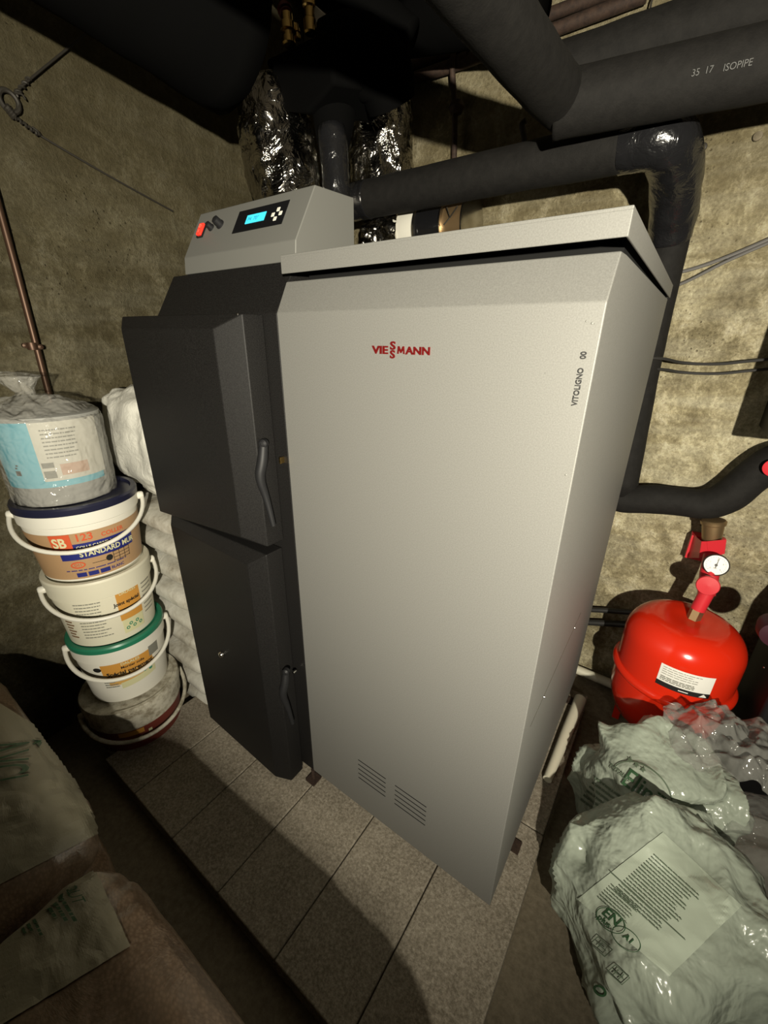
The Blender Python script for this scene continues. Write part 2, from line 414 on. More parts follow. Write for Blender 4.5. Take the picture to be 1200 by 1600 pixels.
def latch(dp, x, y, z, s=1.0):
    bm = bmesh.new()
    pts = [(x, y-.012, z), (x+.001, y-.020, z-.035), (x-.004, y-.030, z-.07), (x-.001, y-.018, z-.12), (x+.006, y-.012, z-.19)]
    p, rr = smooth_path(pts, [.010, .012, .011, .008, .006], 3); tube(bm, p, rr, n=14)
    h = obj('latch_handle', bm, M_blackplastic, dp, smooth=True)
    bm = bmesh.new(); lathe(bm, [(.010, 0), (.010, .010), (.006, .014), (0, .015)], (x, y-.008, z+.004), n=20, rot=dirrot((.35, -1, 0)))
    obj('latch_bolt', bm, M_blackplastic if s > .9 else M_blackplastic, h, smooth=True)
latch(d1, -.026, -.030, 1.160)
latch(d2, -.030, -.030, .522, .8)
bm = bmesh.new(); lathe(bm, [(.0105, 0), (.0105, .004), (.008, .008), (0, .010)], tuple(at(347, 1022, 'y', -.071)), n=24, rot=dirrot((0, -1, 0)))
obj('door_plug', bm, M_steel, d2, smooth=True, label='bright steel plug')
bm = bmesh.new(); c = at(462, 1048, 'y', -.012); lathe(bm, [(.004, 0), (.004, .01), (0, .011)], tuple(c), n=12, rot=dirrot((0, -1, 0))); obj('latch_pin', bm, M_steel, d2, smooth=True)
bm = bmesh.new(); c = at(441, 718, 'y', -.004); bx(bm, c.x-.002, c.x+.002, -.012, 0, c.z-.008, c.z+.006); obj('latch_catch', bm, M_brass, d1)
bm = bmesh.new(); c = at(371, 491, 'y', -.055); lathe(bm, [(.0025, 0), (.0018, .002), (0, .0024)], tuple(c), n=12, rot=dirrot((.3, -1, .5))); obj('screw', bm, M_steel, d1, smooth=True)
# adjustable feet
for x, y in ((.0, .0), (.565, .19), (-.40, .04), (.565, .82), (-.40, .75), (.02, .8)):
    bm = bmesh.new(); bx(bm, x-.018, x+.045 if x > .5 else x+.018, y-.018, y+.018, .0595, .066); lathe(bm, [(.006, .06), (.006, .108)], (min(x, .57), y, 0), n=12)
    obj('foot', bm, M_rust, boiler)
# control console
bm = bmesh.new(); P0 = Vector((0, .062, 1.553)); P1 = Vector((0, .124, 1.655)); sl = (P1-P0).normalized(); nn = Vector((0, -sl.z, sl.y))
prism_x(bm, [(.058, 1.517), (P0.y, P0.z), (P1.y, P1.z), (.245, 1.66), (.245, 1.517)], -.385, .004)
M_silver2 = mat('console_powder_coat', (.155, .155, .143), .6, metal=.25)
bump(M_silver2, noisy(M_silver2, 700, 3), .07, .001)
cons = obj('control_console', bm, M_silver2, boiler, bevel=.0022, label='silver control console')
cfn = lambda off: (lambda s, t: Vector((s, 0, 0)) + Vector((0, P0.y, P0.z)) + sl*t + nn*off)
def cbox(x0, x1, t0, t1, h, mt, name, par, bev=.0006, **k):
    f0, f1 = cfn(-.0002), cfn(h); bm = bmesh.new()
    hexa(bm, [f0(x0, t0), f0(x1, t0), f0(x1, t1), f0(x0, t1), f1(x0, t0), f1(x1, t0), f1(x1, t1), f1(x0, t1)])
    return obj(name, bm, mt, par, bevel=bev, **k)
TZ = lambda z: (z-1.553)/sl.z
scr = cbox(-.219, -.056, TZ(1.589), TZ(1.636), .0012, M_blackgloss, 'display_panel', cons)
cbox(-.181, -.119, TZ(1.604), TZ(1.6215), .002, M_lcd, 'lcd', scr, 0)
bm = bmesh.new(); text_bm(bm, 'P4  70°', .0125, -.175, TZ(1.6085), fn=cfn(.0026)); obj('lcd_characters', bm, M_lcdtxt, scr)
for s, z in ((-.0815, 1.6205), (-.0935, 1.6115), (-.0705, 1.6115), (-.0825, 1.6022)):
    b = cbox(s-.0048, s+.0048, TZ(z)-.0046, TZ(z)+.0046, .0022, M_white, 'push_button', scr, .0012)
    cbox(s-.0018, s+.0018, TZ(z)-.0016, TZ(z)+.0016, .0026, M_greytext, 'button_mark', scr, 0) if False else None
for s, z, r, h in ((-.279, 1.6165, .0095, .017), (-.312, 1.6135, .0075, .013)):
    c = cfn(0)(s, TZ(z)); bm = bmesh.new(); lathe(bm, [(r*1.15, 0), (r*1.15, .003), (r, .004), (r*.92, h), (r*.6, h+.0015), (0, h+.0017)], tuple(c), n=28, rot=dirrot(nn))
    k = obj('dial_knob', bm, M_blackplastic, cons, smooth=True)
swb = cbox(-.358, -.336, TZ(1.595), TZ(1.6255), .004, M_blackgloss, 'power_switch', cons)
cbox(-.3555, -.3385, TZ(1.598), TZ(1.6235), .0085, M_switch, 'rocker', swb, .002, label='glowing red rocker')
bm = bmesh.new(); ring_bm(bm, -.347, TZ(1.616), .0045, .004, .0012, cfn(.0092), 20); quad_bm(bm, -.3477, -.3463, TZ(1.602), TZ(1.608), cfn(.0092)); obj('switch_mark', bm, M_switchmark, swb)

# ================================================================== INSULATED PIPES
GP = 'black foam-insulated pipes'
def ins(name, pts, r, label, it=3, step=.03, cat='pipe', mt=None, group=None, wr=.002, **k):
    o = obj(name, pipe(pts, r, it, step, n=24, wrinkle=wr, freq=14), mt or M_foam, None, smooth=True, sharp=2)
    return tag(o, label, cat, group)
# the flow pipe crossing above the hopper, elbow at its right end, then down the wall
a = thing('insulated_pipe', 'long black insulated pipe crossing above the silver lid, then down the wall', 'pipe', (.1, .8, 1.83))
o = obj('pipe_insulation', pipe([(-.475, .80, 1.830), (.2, .80, 1.828), (.455, .80, 1.826)], .056, 0, .04, n=28, wrinkle=.0015, freq=12), M_foam, a, smooth=True, sharp=2)
el = pipe([(.42, .80, 1.827), (.47, .80, 1.828), (.522, .802, 1.822), (.540, .86, 1.795), (.548, .93, 1.755), (.552, .99, 1.70), (.553, 1.02, 1.655)], [.057, .060, .062, .060, .059, .058, .055], 3, n=28, wrinkle=.004, freq=26)
obj('taped_elbow', el, M_tape, a, smooth=True, sharp=2, label='elbow wrapped in shiny black tape')
obj('pipe_insulation', pipe([(.553, 1.030, 1.68), (.560, 1.033, 1.3), (.585, 1.035, .87)], .050, 0, .05, n=28, wrinkle=.002, freq=10), M_foam, a, smooth=True, sharp=2)
lp = [(.553, 1.03, .865), (.595, 1.03, .845), (.68, 1.03, .872), (.76, 1.03, .878), (.84, 1.03, .885), (.885, 1.03, .925), (.93, 1.03, 1.02), (.965, 1.02, 1.070), (1.06, 1.0, 1.080), (1.25, 1.0, 1.080)]
obj('pipe_insulation', pipe(lp, [.046, .049, .050, .047, .051, .050, .050, .050, .050, .050], 3, n=26, wrinkle=.004, freq=14), M_foam, a, smooth=True, sharp=2)
bm = pipe([(-.50, .80, 1.830), (-.37, .80, 1.8295)], .0575, 0, .006, n=28, wrinkle=.003, freq=50)
obj('pipe_tape', bm, M_tape, a, smooth=True, sharp=2)
obj('connector_pipe', pipe([at(1032, 300, 'y', 1.06), at(1018, 345, 'y', 1.06), at(1010, 400, 'y', 1.06)], .007, 1, n=10), M_cable, a, smooth=True)

# pipe coming overhead towards the viewer and its two companions on the right
A0 = Vector((.300, .62, 1.880))
ins('insulated_pipe', [(.255, -1.6, 1.86), (.262, -.6, 1.865), (.285, .1, 1.873), (.305, .55, 1.880), (.31, .60, 1.882), (.33, .64, 1.872)], .054, 'black insulated pipe slanting down from the top edge, ending at the two big horizontal pipes', 2)
E_a, E_b = at(868, 168, 'y', .62), at(1200, 98, 'y', .71)
dE = (E_b-E_a).normalized()
lowp = ins('insulated_pipe', [E_a, E_a+dE*.12, E_b, E_b+dE*1.0], .060, 'lower of the two thick black pipes at the top right, printed in grey', 2)
D_a, D_b = at(872, 118, 'y', .80), at(1200, 12, 'y', .88)
dD = (D_b-D_a).normalized()
ins('insulated_pipe', [D_a-dD*.02, D_a+dD*.1, D_b, D_b+dD*1.0], .062, 'upper of the two thick black pipes at the top right', 2)
# grey size print on the lower one
ex = dE; toC = (CAM-E_a); toC = (toC-ex*toC.dot(ex)).normalized(); up = ex.cross(toC)*-1
if up.z < 0: up = -up
q0 = at(1072, 108, 'y', .70); s0 = (q0-E_a).dot(ex)
def lowfn(s, t):
    ang = t/.060 + .12
    return E_a + ex*(s0+s) + (toC*math.cos(ang)+up*math.sin(ang))*.0625
bm = bmesh.new(); text_bm(bm, '35  17', .014, 0, -.004, fn=lowfn, cuts=1); text_bm(bm, 'ISOPIPE', .014, .052, -.006, fn=lowfn, cuts=1)
pr = obj('print', bm, mat('grey_pipe_print', (.045, .045, .043), .6), None); pr.parent = lowp
# left group: pipe C behind, pipe B towards the upper left
C_a, C_b = at(640, 40, 'y', .86), at(800, 8, 'y', .80)
ins('insulated_pipe', [C_a, C_a.lerp(C_b, .5), C_b, C_b+(C_b-C_a)*.2], .070, 'short black insulated pipe at the top between the two slanting ones', 1, mt=M_foam_shaded)
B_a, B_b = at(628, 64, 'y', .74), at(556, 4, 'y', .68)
ins('insulated_pipe', [B_a+(B_a-B_b)*.12, B_a, B_b, B_b+(B_b-B_a)*1.2, B_b+(B_b-B_a)*2.5], .060, 'black insulated pipe end leaning up to the left beside the valve block', 1, mt=M_foam_shaded)

ins('wall_shade_header', [(-.47, -1.5, 2.27), (-.47, -.15, 2.15), (-.47, .12, 2.12), (-.47, .33, 2.095)], .17, 'very thick black header added at the upper left to shade the left wall', 1, wr=.004, mt=M_foam_shaded)  # added and sized so its shadow covers the upper left wall
B2_a, B2_b = at(392, 60, 'y', .42), at(330, 10, 'y', .30)
# ---- valve block wrapped in black insulation above the console
v = thing('mixing_valve', 'black insulated valve block with brass fittings above the control console', 'valve', tuple(at(500, 120, 'y', .62)))
bm = bmesh.new()
yy = .56
c1 = [at(414, 92, 'y', .60), at(512, 44, 'y', .50), at(520, 130, 'y', .50), at(478, 178, 'y', .54), at(432, 172, 'y', .58)]
bk = [p+Vector((.10, .20, .02)) for p in c1]
A = [bm.verts.new(p) for p in c1]; B = [bm.verts.new(p) for p in bk]; bm.faces.new(A); bm.faces.new(B[::-1])
for i in range(5): bm.faces.new((A[i], B[i], B[(i+1) % 5], A[(i+1) % 5]))
obj('insulation_shell', bm, M_foam_shaded, v, bevel=.012, seg=3)
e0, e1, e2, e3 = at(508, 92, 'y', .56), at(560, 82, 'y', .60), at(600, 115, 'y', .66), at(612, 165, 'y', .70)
obj('insulated_elbow', pipe([e0, e1, e2, e3], [.075, .085, .085, .070], 3, n=24, wrinkle=.008, freq=16), M_foam_shaded, v, smooth=True, sharp=2)
obj('insulated_branch', pipe([at(520, 120, 'y', .60), at(522, 190, 'y', .62), at(520, 240, 'y', .66)], [.075, .062, .045], 2, n=22, wrinkle=.005, freq=16), M_foam_shaded, v, smooth=True, sharp=2)
def vfit(px, py0, py1, y, r, mt, name):
    a_, b_ = at(px, py0, 'y', y), at(px-4, py1, 'y', y); up = Vector((0, 0, 1)); h = (b_-a_).length; bm = bmesh.new()
    lathe(bm, [(r*.8, 0), (r, .004), (r, h*.25), (r*.75, h*.28), (r*.75, h*.45), (r*1.1, h*.47), (r*1.1, h*.7), (r*.8, h*.72), (r*.8, h)], tuple(a_), n=6 if False else 20, rot=dirrot(b_-a_))
    return obj(name, bm, mt, v, smooth=True, sharp=.5)
vfit(452, 72, 22, .56, .020, M_brass, 'brass_fitting')
cap = vfit(447, 24, 8, .56, .019, mat('dark_red_cap', (.12, .01, .008), .4), 'red_cap')
vfit(466, 62, 38, .58, .008, M_brass, 'brass_stub')
vfit(485, 54, -40, .55, .017, M_brass, 'brass_pipe')
bm = bmesh.new(); q = [at(487, 4, 'y', .56), at(509, 24, 'y', .54), at(510, 33, 'y', .54), at(502, 37, 'y', .54), at(494, 34, 'y', .55)]
A = [bm.verts.new(p) for p in q]; B = [bm.verts.new(p+Vector((.002, .006, 0))) for p in q]; bm.faces.new(A); bm.faces.new(B[::-1])
for i in range(5): bm.faces.new((A[i], B[i], B[(i+1) % 5], A[(i+1) % 5]))
obj('paper_tag', bm, M_paper, v, label='small white paper tag')

# ---- foil-wrapped ducts
def foil(name, pts, rs, label, n=90, it=3, amp=.016):
    p, rr = smooth_path(pts, rs, it)
    q = []; r2 = []
    for i in range(len(p)-1):
        L_ = (p[i+1]-p[i]).length; k = max(1, int(L_/.007))
        for j in range(k): q.append(p[i].lerp(p[i+1], j/k)); r2.append(rr[i]+(rr[i+1]-rr[i])*j/k)
    q.append(p[-1]); r2.append(rr[-1])
    bm = tube(bmesh.new(), q, r2, n=n)
    bm.normal_update()
    for v_ in bm.verts:
        s = v_.co; d = abs(noise.noise(Vector((s.x*16, s.y*16, s.z*7)))) + .5*abs(noise.noise(s*38)) ; v_.co = s + v_.normal*(d*amp-amp*.4)
    o = obj(name, bm, M_foil, None, smooth=True, sharp=.35); return tag(o, label, 'duct')
foil('foil_duct', [at(428, 152, 'y', .64), at(427, 175, 'y', .62), at(434, 235, 'y', .62), at(452, 320, 'y', .62), at(462, 400, 'y', .62)], [.085, .118, .125, .118, .11], 'crumpled foil-wrapped duct on the left behind the console')
foil('foil_duct', [at(572, 95, 'y', .95), at(590, 130, 'y', .96), at(595, 200, 'y', .965), at(597, 265, 'y', .965), at(597, 306, 'y', .965)], [.085, .112, .120, .118, .112], 'crumpled foil-wrapped duct on the right, beside the thin taped pipe')
tag(obj('taped_pipe', pipe([at(518, 200, 'y', .58), at(522, 240, 'y', .58), at(526, 290, 'y', .58), at(528, 350, 'y', .58)], .042, 1, .01, n=24, wrinkle=.004, freq=36), M_tape, None, smooth=True, sharp=2), 'thin vertical pipe in black tape between the two foil ducts', 'pipe')
# ---- smoke pipe just above the lid: foil end, cloth strip, two black sections, damper ring
fl = thing('flue_pipe', 'short dark flue pipe with bright clamp rings, seen between the lid and the black pipe', 'flue', tuple(at(660, 350, 'y', .98)))
FY, FZ, FR = .95, 1.745, .085
xa = at(600, 350, 'y', FY-.08).x; xb = at(628, 350, 'y', FY-.08).x; xc = at(645, 350, 'y', FY-.08).x; xd = at(686, 350, 'y', FY-.08).x; xe = at(722, 350, 'y', FY-.08).x
RX = dirrot((1, 0, 0))
def hl(prof, x, name, mt, par=fl, sm=True):
    bm = lathe(bmesh.new(), prof, (x, FY, FZ), n=48, rot=RX); return obj(name, bm, mt, par, smooth=sm, sharp=.5)
bm = lathe(bmesh.new(), [(FR+.012, 0+i*.01) for i in range(17)], (xa-.10, FY, FZ), n=90, rot=RX)
for v_ in bm.verts:
    s = v_.co; d = Vector((0, s.y-FY, s.z-FZ)).normalized(); v_.co = s+d*(.02*abs(noise.noise(s*22))-.008)
obj('foil_wrap', bm, M_foil, fl, smooth=True, sharp=.35, label='crumpled foil')
hl([(FR+.004, 0), (FR+.006, .004), (FR+.004, xb-xa+.002)], xa+.04, 'cloth_collar', M_white)
hl([(FR, 0), (FR, xc-xb+.02)], xb, 'pipe_section', M_blackgloss)
hl([(FR, 0), (FR+.006, .002), (FR+.006, .007), (FR, .009)], xc, 'clamp_ring', M_steel)
hl([(FR-.002, 0), (FR-.002, xd-xc)], xc+.008, 'pipe_section', M_blackgloss)
hl([(FR+.002, 0), (FR+.008, .002), (FR+.008, .006), (FR, .008)], xd, 'clamp_ring', M_steel)
hl([(.0, 0), (FR-.006, .001), (FR-.004, xe-xd-.01), (FR-.010, xe-xd-.008), (FR-.012, .006), (0, .006)], xd+.006, 'damper_cup', M_bronze)
hl([(FR-.002, 0), (FR+.006, .002), (FR+.006, .006), (FR, .008)], xe-.006, 'clamp_ring', M_steel)
bm = bmesh.new(); c = at(703, 340, 'y', FY-.09)
for dx, dz in ((-.022, -.018), (-.014, .030), (.026, .028)): tube(bm, [c, c+Vector((dx, 0, dz))], .0022, n=8)
obj('damper_spring', bm, M_steel, fl)

# ---- old iron pipes and hanger on the back wall
def wp(px, py, d=.03): return at(px, py, 'y', YB-d)
I1, I2 = wp(612, 112), wp(1010, -30)
tag(obj('iron_pipe', pipe([wp(560, 132), wp(700, 82), wp(860, 22), wp(1010, -34)], .016, 0, n=14), M_rust, None, smooth=True), 'upper of two old brown iron pipes on the back wall', 'pipe')
tag(obj('iron_pipe', pipe([wp(560, 150), wp(700, 106), wp(870, 45), wp(1010, -8)], .017, 0, n=14), M_rust, None, smooth=True), 'lower of two old brown iron pipes on the back wall', 'pipe')
hg = thing('iron_hanger', 'rusty drop pipe with a round joint hanging off the iron pipes', 'pipe hanger', tuple(wp(710, 165)))
obj('drop_pipe', pipe([wp(709, 76, .06), wp(706, 110, .045), wp(711, 160, .03), wp(710, 240, .025), wp(708, 300, .025)], .010, 2, n=12), M_rust, hg, smooth=True)
bm = lathe(bmesh.new(), [(0, -.02), (.02, -.016), (.026, 0), (.02, .016), (0, .02)], tuple(wp(713, 168, .03)), n=20); obj('round_joint', bm, M_rust, hg, smooth=True)
obj('bracket_stub', pipe([wp(700, 100, .04), wp(731, 84, .04)], .011, 0, n=10), M_rust, hg, smooth=True)
hk = thing('pipe_hook', 'small dark hook hanging above the horizontal pipe', 'hook', tuple(at(820, 200, 'y', .9)))
obj('hook_rod', pipe([at(820, 232, 'y', .9), at(818, 205, 'y', .9), at(814, 194, 'y', .9), at(822, 188, 'y', .9)], .008, 2, n=10), M_wire, hk, smooth=True)
# wire dangling top right with foil scrap
tag(obj('wire', pipe([wp(1026, -20), wp(1014, 14), wp(1022, 34), wp(1030, 16), wp(1050, 3), wp(1075, 0)], .0025, 3, n=8), M_wire, None, smooth=True), 'thin dark wire looping down at the top right', 'wire')
foil('foil_scrap', [at(1062, 10, 'y', .93), at(1090, 2, 'y', .93), at(1120, -8, 'y', .93)], [.030, .038, .03], 'small crumpled foil scrap above the upper thick pipe', n=40, it=2, amp=.02)
# wall plugs
for px, py, lb in ((1098, 230, 'small dark plug hole on the wall right of the taped elbow'), (1184, 213, 'faint dark patch plug near the right edge of the wall')):
    bm = lathe(bmesh.new(), [(.011, 0), (.010, .004), (.004, .006), (0, .006)], tuple(at(px, py, 'y', YB)), n=16, rot=dirrot((0, -1, 0)))
    tag(obj('wall_plug', bm, M_wire if px < 1150 else M_floor, None, smooth=True), lb, 'plug')

# ---- cables on the back wall
def cable(pts, r, mt, lb, grp=None): return tag(obj('cable', pipe(pts, r, 3, n=8), mt, None, smooth=True), lb, 'cable', grp)
cable([wp(1040, 428, .02), wp(1072, 424, .02), wp(1135, 403, .015), wp(1260, 348, .012)], .0052, M_cable, 'upper grey cable clipped on the right wall')
cable([wp(1040, 452, .02), wp(1072, 441, .02), wp(1110, 421, .018), wp(1137, 407, .015), wp(1260, 354, .010)], .0045, M_cable, 'lower grey cable joining the upper one at the clip')
bm = bx(bmesh.new(), *sum([[a_-.005, a_+.005] for a_ in wp(1136, 402, .014)], [])); tag(obj('cable_clip', bm, M_cableblk, None, bevel=.001), 'tiny black clip holding two grey cables', 'clip')
cable([at(1000, 559, 'y', .95), at(1040, 560, 'y', .98), at(1062, 567, 'y', 1.03), at(1120, 570, 'y', 1.045), at(1180, 563, 'y', 1.05), at(1260, 556, 'y', 1.05)], .0042, M_cableblk, 'thin black cable sagging across the right wall')
cable([at(1000, 575, 'y', .98), at(1040, 577, 'y', 1.03), at(1062, 582, 'y', 1.06), at(1120, 585, 'y', 1.075), at(1180, 578, 'y', 1.08), at(1260, 572, 'y', 1.08)], .0042, M_cableblk, 'dark strand standing in for the shadow of the thin black cable')  # extra strand modelled where the cable's shadow falls
for k, (dy, lb) in enumerate(((952, 'upper dark hose low on the wall between boiler and red tank'), (972, 'lower dark hose low on the wall between boiler and red tank'))):
    tag(obj('hose', pipe([wp(860, dy, .035), wp(920, dy, .03), wp(980, dy+4, .03), wp(1060, dy+10, .03)], .011 if k == 0 else .013, 2, n=12), M_cableblk, None, smooth=True), lb, 'hose')
# white waste pipe by the floor and the white tube on the plinth
tag(obj('waste_pipe', pipe([(.30, 1.055, .035), (.60, 1.055, .030), (.85, 1.055, .026)], .019, 0, n=16), M_whiteold, None, smooth=True), 'white waste pipe on the floor behind the red tank', 'pipe')
bm = bmesh.new(); p0, p1 = Vector((.633, .83, .083)), Vector((.617, .43, .074))
tube(bm, [p0, p0.lerp(p1, .5), p1], [.021, .019, .0135], n=20); tag(obj('plastic_tube', bm, M_whiteold, None, smooth=True), 'loose cream plastic tube lying on the pavers beside the boiler', 'tube')

# ================================================================== EXPANSION TANK
VC = Vector((.872, .845, 0)); VR = .165
tank = thing('expansion_tank', 'glossy red expansion tank with a white sticker, below the gauge', 'tank', (VC.x, VC.y, 0))
prof = [(0, .115), (.05, .117), (.10, .13), (.14, .165), (.158, .215), (VR, .26), (VR, .345)]
bm = lathe(bmesh.new(), prof, tuple(VC), n=96); 
obj('lower_shell', bm, M_red, tank, smooth=True, sharp=1)
prof = [(VR, .350), (VR, .470)]
for k in range(1, 13):
    t = k/12*PI/2; prof.append((.085+(VR-.085)*math.cos(t), .470+.092*math.sin(t)))
prof += [(.06, .563), (.035, .562), (.018, .560), (0, .560)]
bm = lathe(bmesh.new(), prof, tuple(VC), n=96); obj('upper_shell', bm, M_red, tank, smooth=True, sharp=1)
bm = lathe(bmesh.new(), [(VR-.002, .332), (VR+.006, .334), (VR+.0125, .342), (VR+.0125, .352), (VR+.006, .360), (VR-.002, .362)], tuple(VC), n=96); obj('clamp_band', bm, M_red, tank, smooth=True, sharp=2)
for k in range(3):
    bm = bmesh.new(); a_ = k*2*PI/3+.5; c = VC+Vector((math.cos(a_)*.13, math.sin(a_)*.13, 0)); bx(bm, c.x-.012, c.x+.012, c.y-.012, c.y+.012, 0, .20)
    obj('leg', bm, M_red, tank)
def hitcyl(px, py, c, r):
    d = ray(px, py); ox, oy = CAM.x-c.x, CAM.y-c.y; A_ = d.x**2+d.y**2; B_ = 2*(ox*d.x+oy*d.y); C_ = ox*ox+oy*oy-r*r
    disc = B_*B_-4*A_*C_
    t = (-B_-math.sqrt(max(disc, 0)))/(2*A_); p = CAM+d*t
    return math.atan2(p.y-c.y, p.x-c.x), p.z
tl, bl_, tr, br_ = [hitcyl(px, py, VC, VR) for px, py in ((1034, 1035), (1024, 1066), (1116, 1064), (1107, 1093))]
aa, ab = (tl[0]+bl_[0])/2, (tr[0]+br_[0])/2; zb_, zt_ = bl_[1], tl[1]
def stfn(off): return lambda s, t: Vector((VC.x+(VR+off)*math.cos(aa+s/VR), VC.y+(VR+off)*math.sin(aa+s/VR), zb_+t))
SW, SH = (ab-aa)*VR, zt_-zb_
st = art('sticker', tank, M_paper, [lambda b: quad_bm(b, 0, SW, 0, SH, stfn(.0008), 16, 1)], 'white sticker with a black strip')
art('sticker_strip', st, M_ink, [lambda b: quad_bm(b, 0, SW, 0, SH*.22, stfn(.0013), 16, 1)])
art('print', st, M_paper, [lambda b: quad_bm(b, SW*.42, SW*.6, SH*.08, SH*.12, stfn(.0017), 4, 1), lambda b: b.faces.new([b.verts.new(stfn(.0017)(*p)) for p in ((SW*.80, SH*.04), (SW*.96, SH*.04), (SW*.88, SH*.19))])])
def lines(b, x0, x1, y0, y1, n, th, fn, seed=1, cut=3):
    R = random.Random(seed)
    for k in range(n):
        y = y1-(y1-y0)*(k+.5)/n; x = x0; xe_ = x1-(x1-x0)*R.uniform(0, .25)
        while x < xe_:
            w_ = min(R.uniform(.04, .16)*(x1-x0), xe_-x); quad_bm(b, x, x+w_, y-th/2, y+th/2, fn, cut, 1); x += w_+(x1-x0)*.02
art('print', st, M_greytext, [lambda b: lines(b, SW*.05, SW*.8, SH*.55, SH*.95, 4, SH*.025, stfn(.0016), 3), lambda b: lines(b, SW*.05, SW*.78, SH*.28, SH*.5, 3, SH*.045, stfn(.0016), 5)])

# ---- safety group on top of the tank
sg = thing('pressure_gauge_group', 'red safety valve group with a round white pressure gauge on top of the red tank', 'valve group', (VC.x, VC.y, .56))
top = Vector((.880, .86, .562)); t1 = Vector((.893, .875, .655)); t2 = at(1112, 868, 'y', .955); t3 = at(1112, 838, 'y', .975)
obj('brass_nipple', tube(bmesh.new(), [top-Vector((.0, .006, .006)), top+(t1-top)*.35], .019, n=6), M_bronze, sg)
obj('valve_neck', tube(bmesh.new(), [top+(t1-top)*.3, t1], .020, n=18), M_redp, sg, smooth=True)
obj('red_body', tube(bmesh.new(), [t1-Vector((0, 0, .01)), t1.lerp(t2, .5), t2], [.023, .026, .022], n=18), M_redp, sg, smooth=True)
def facing(c, w_): return ((CAM+Vector((.25, -.3, -.2)))-c).normalized()
cc = at(1106, 915, 'y', .835); fd = Vector((-.05, -1, .18)).normalized()
bm = lathe(bmesh.new(), [(.020, -.04), (.022, -.012), (.0285, -.010), (.030, 0), (.028, .004), (0, .005)], tuple(cc), n=40, rot=dirrot(fd)); obj('red_cap', bm, M_redp, sg, smooth=True, sharp=.5, label='round red cap')
gc = at(1119, 883, 'y', .90); gd = Vector((.0, -1, .22)).normalized()
bm = lathe(bmesh.new(), [(.010, -.035), (.012, -.018), (.030, -.016), (.0335, -.012), (.0335, .002), (.0315, .003), (.031, -.001), (0, -.001)], tuple(gc), n=48, rot=dirrot(gd)); g_ = obj('gauge', bm, M_blackplastic, sg, smooth=True, sharp=.5, label='black gauge housing')
gu = (Vector((.0, 0, 1))-gd*gd.z).normalized(); gr = gu.cross(gd); 
gr = gr if gr.x > 0 else -gr
gf = lambda off: (lambda s, t: gc+gr*s+gu*t+gd*off)
bm = bmesh.new(); c0 = bm.verts.new(gf(.0002)(0, 0)); rv = [bm.verts.new(gf(.0002)(.0305*math.cos(k*PI/20), .0305*math.sin(k*PI/20))) for k in range(40)]
for k in range(40): bm.faces.new((c0, rv[k], rv[(k+1) % 40]))
obj('gauge_dial', bm, M_paper, g_)
bm = bmesh.new()
for k in range(21):
    t = math.radians(225-270*k/20); ca, sa = math.cos(t), math.sin(t); w_ = .0004; r0, r1 = (.0235 if k % 5 else .0215), .0262
    bm.faces.new([bm.verts.new(gf(.0006)(x_, y_)) for x_, y_ in ((r0*ca-w_*sa, r0*sa+w_*ca), (r0*ca+w_*sa, r0*sa-w_*ca), (r1*ca+w_*sa, r1*sa-w_*ca), (r1*ca-w_*sa, r1*sa+w_*ca))])
ring_bm(bm, 0, 0, .004, .004, .004, gf(.0008), 20)
text_bm(bm, 'bar', .007, 0, -.012, fn=gf(.0006), align='CENTER')
for k, s_ in enumerate('01234'):
    t = math.radians(225-270*k/4); text_bm(bm, s_, .0065, .0175*math.cos(t), .0175*math.sin(t)-.002, fn=gf(.0006), align='CENTER')
w_ = .0009
bm.faces.new([bm.verts.new(gf(.001)(x_, y_)) for x_, y_ in ((-w_*1.5, -.009), (w_*1.5, -.009), (w_*.6+.003, .024), (-w_*.6+.003, .024))])
obj('gauge_markings', bm, M_ink, g_)
# red wall bracket holding the valve and the brass vent above
bm = bmesh.new()
L1, L2, L3, L4 = at(1084, 836, 'y', 1.05), at(1096, 846, 'y', .97), at(1092, 872, 'y', .975), at(1074, 872, 'y', 1.05)
R1, R2, R3, R4 = at(1104, 846, 'y', .965), at(1135, 843, 'y', .955), at(1132, 866, 'y', .96), at(1106, 866, 'y', .97)
for q in ((L1, L2, L3, L4), (R1, R2, R3, R4), (L2, R1, R4, L3)):
    A = [bm.verts.new(p) for p in q]; B = [bm.verts.new(p+Vector((.001, .004, 0))) for p in q]; bm.faces.new(A); bm.faces.new(B[::-1])
    for i in range(4): bm.faces.new((A[i], B[i], B[(i+1) % 4], A[(i+1) % 4]))
bx(bm, L1.x-.005, L1.x+.09, 1.05, 1.095, L4.z, L1.z-.002)
obj('wall_bracket', bm, M_redp, sg, bevel=.001)
vb = at(1112, 840, 'y', 1.0); vt = at(1116, 806, 'y', 1.0)
bm = lathe(bmesh.new(), [(.020, -.03), (.026, -.005), (.027, .0), (.030, .045), (.034, .048), (.035, .058), (.031, .062), (.02, .064), (0, .064)], tuple(vb), n=36, rot=dirrot(vt-vb)); obj('air_vent', bm, M_bronze, sg, smooth=True, sharp=.5, label='dull brass air vent')
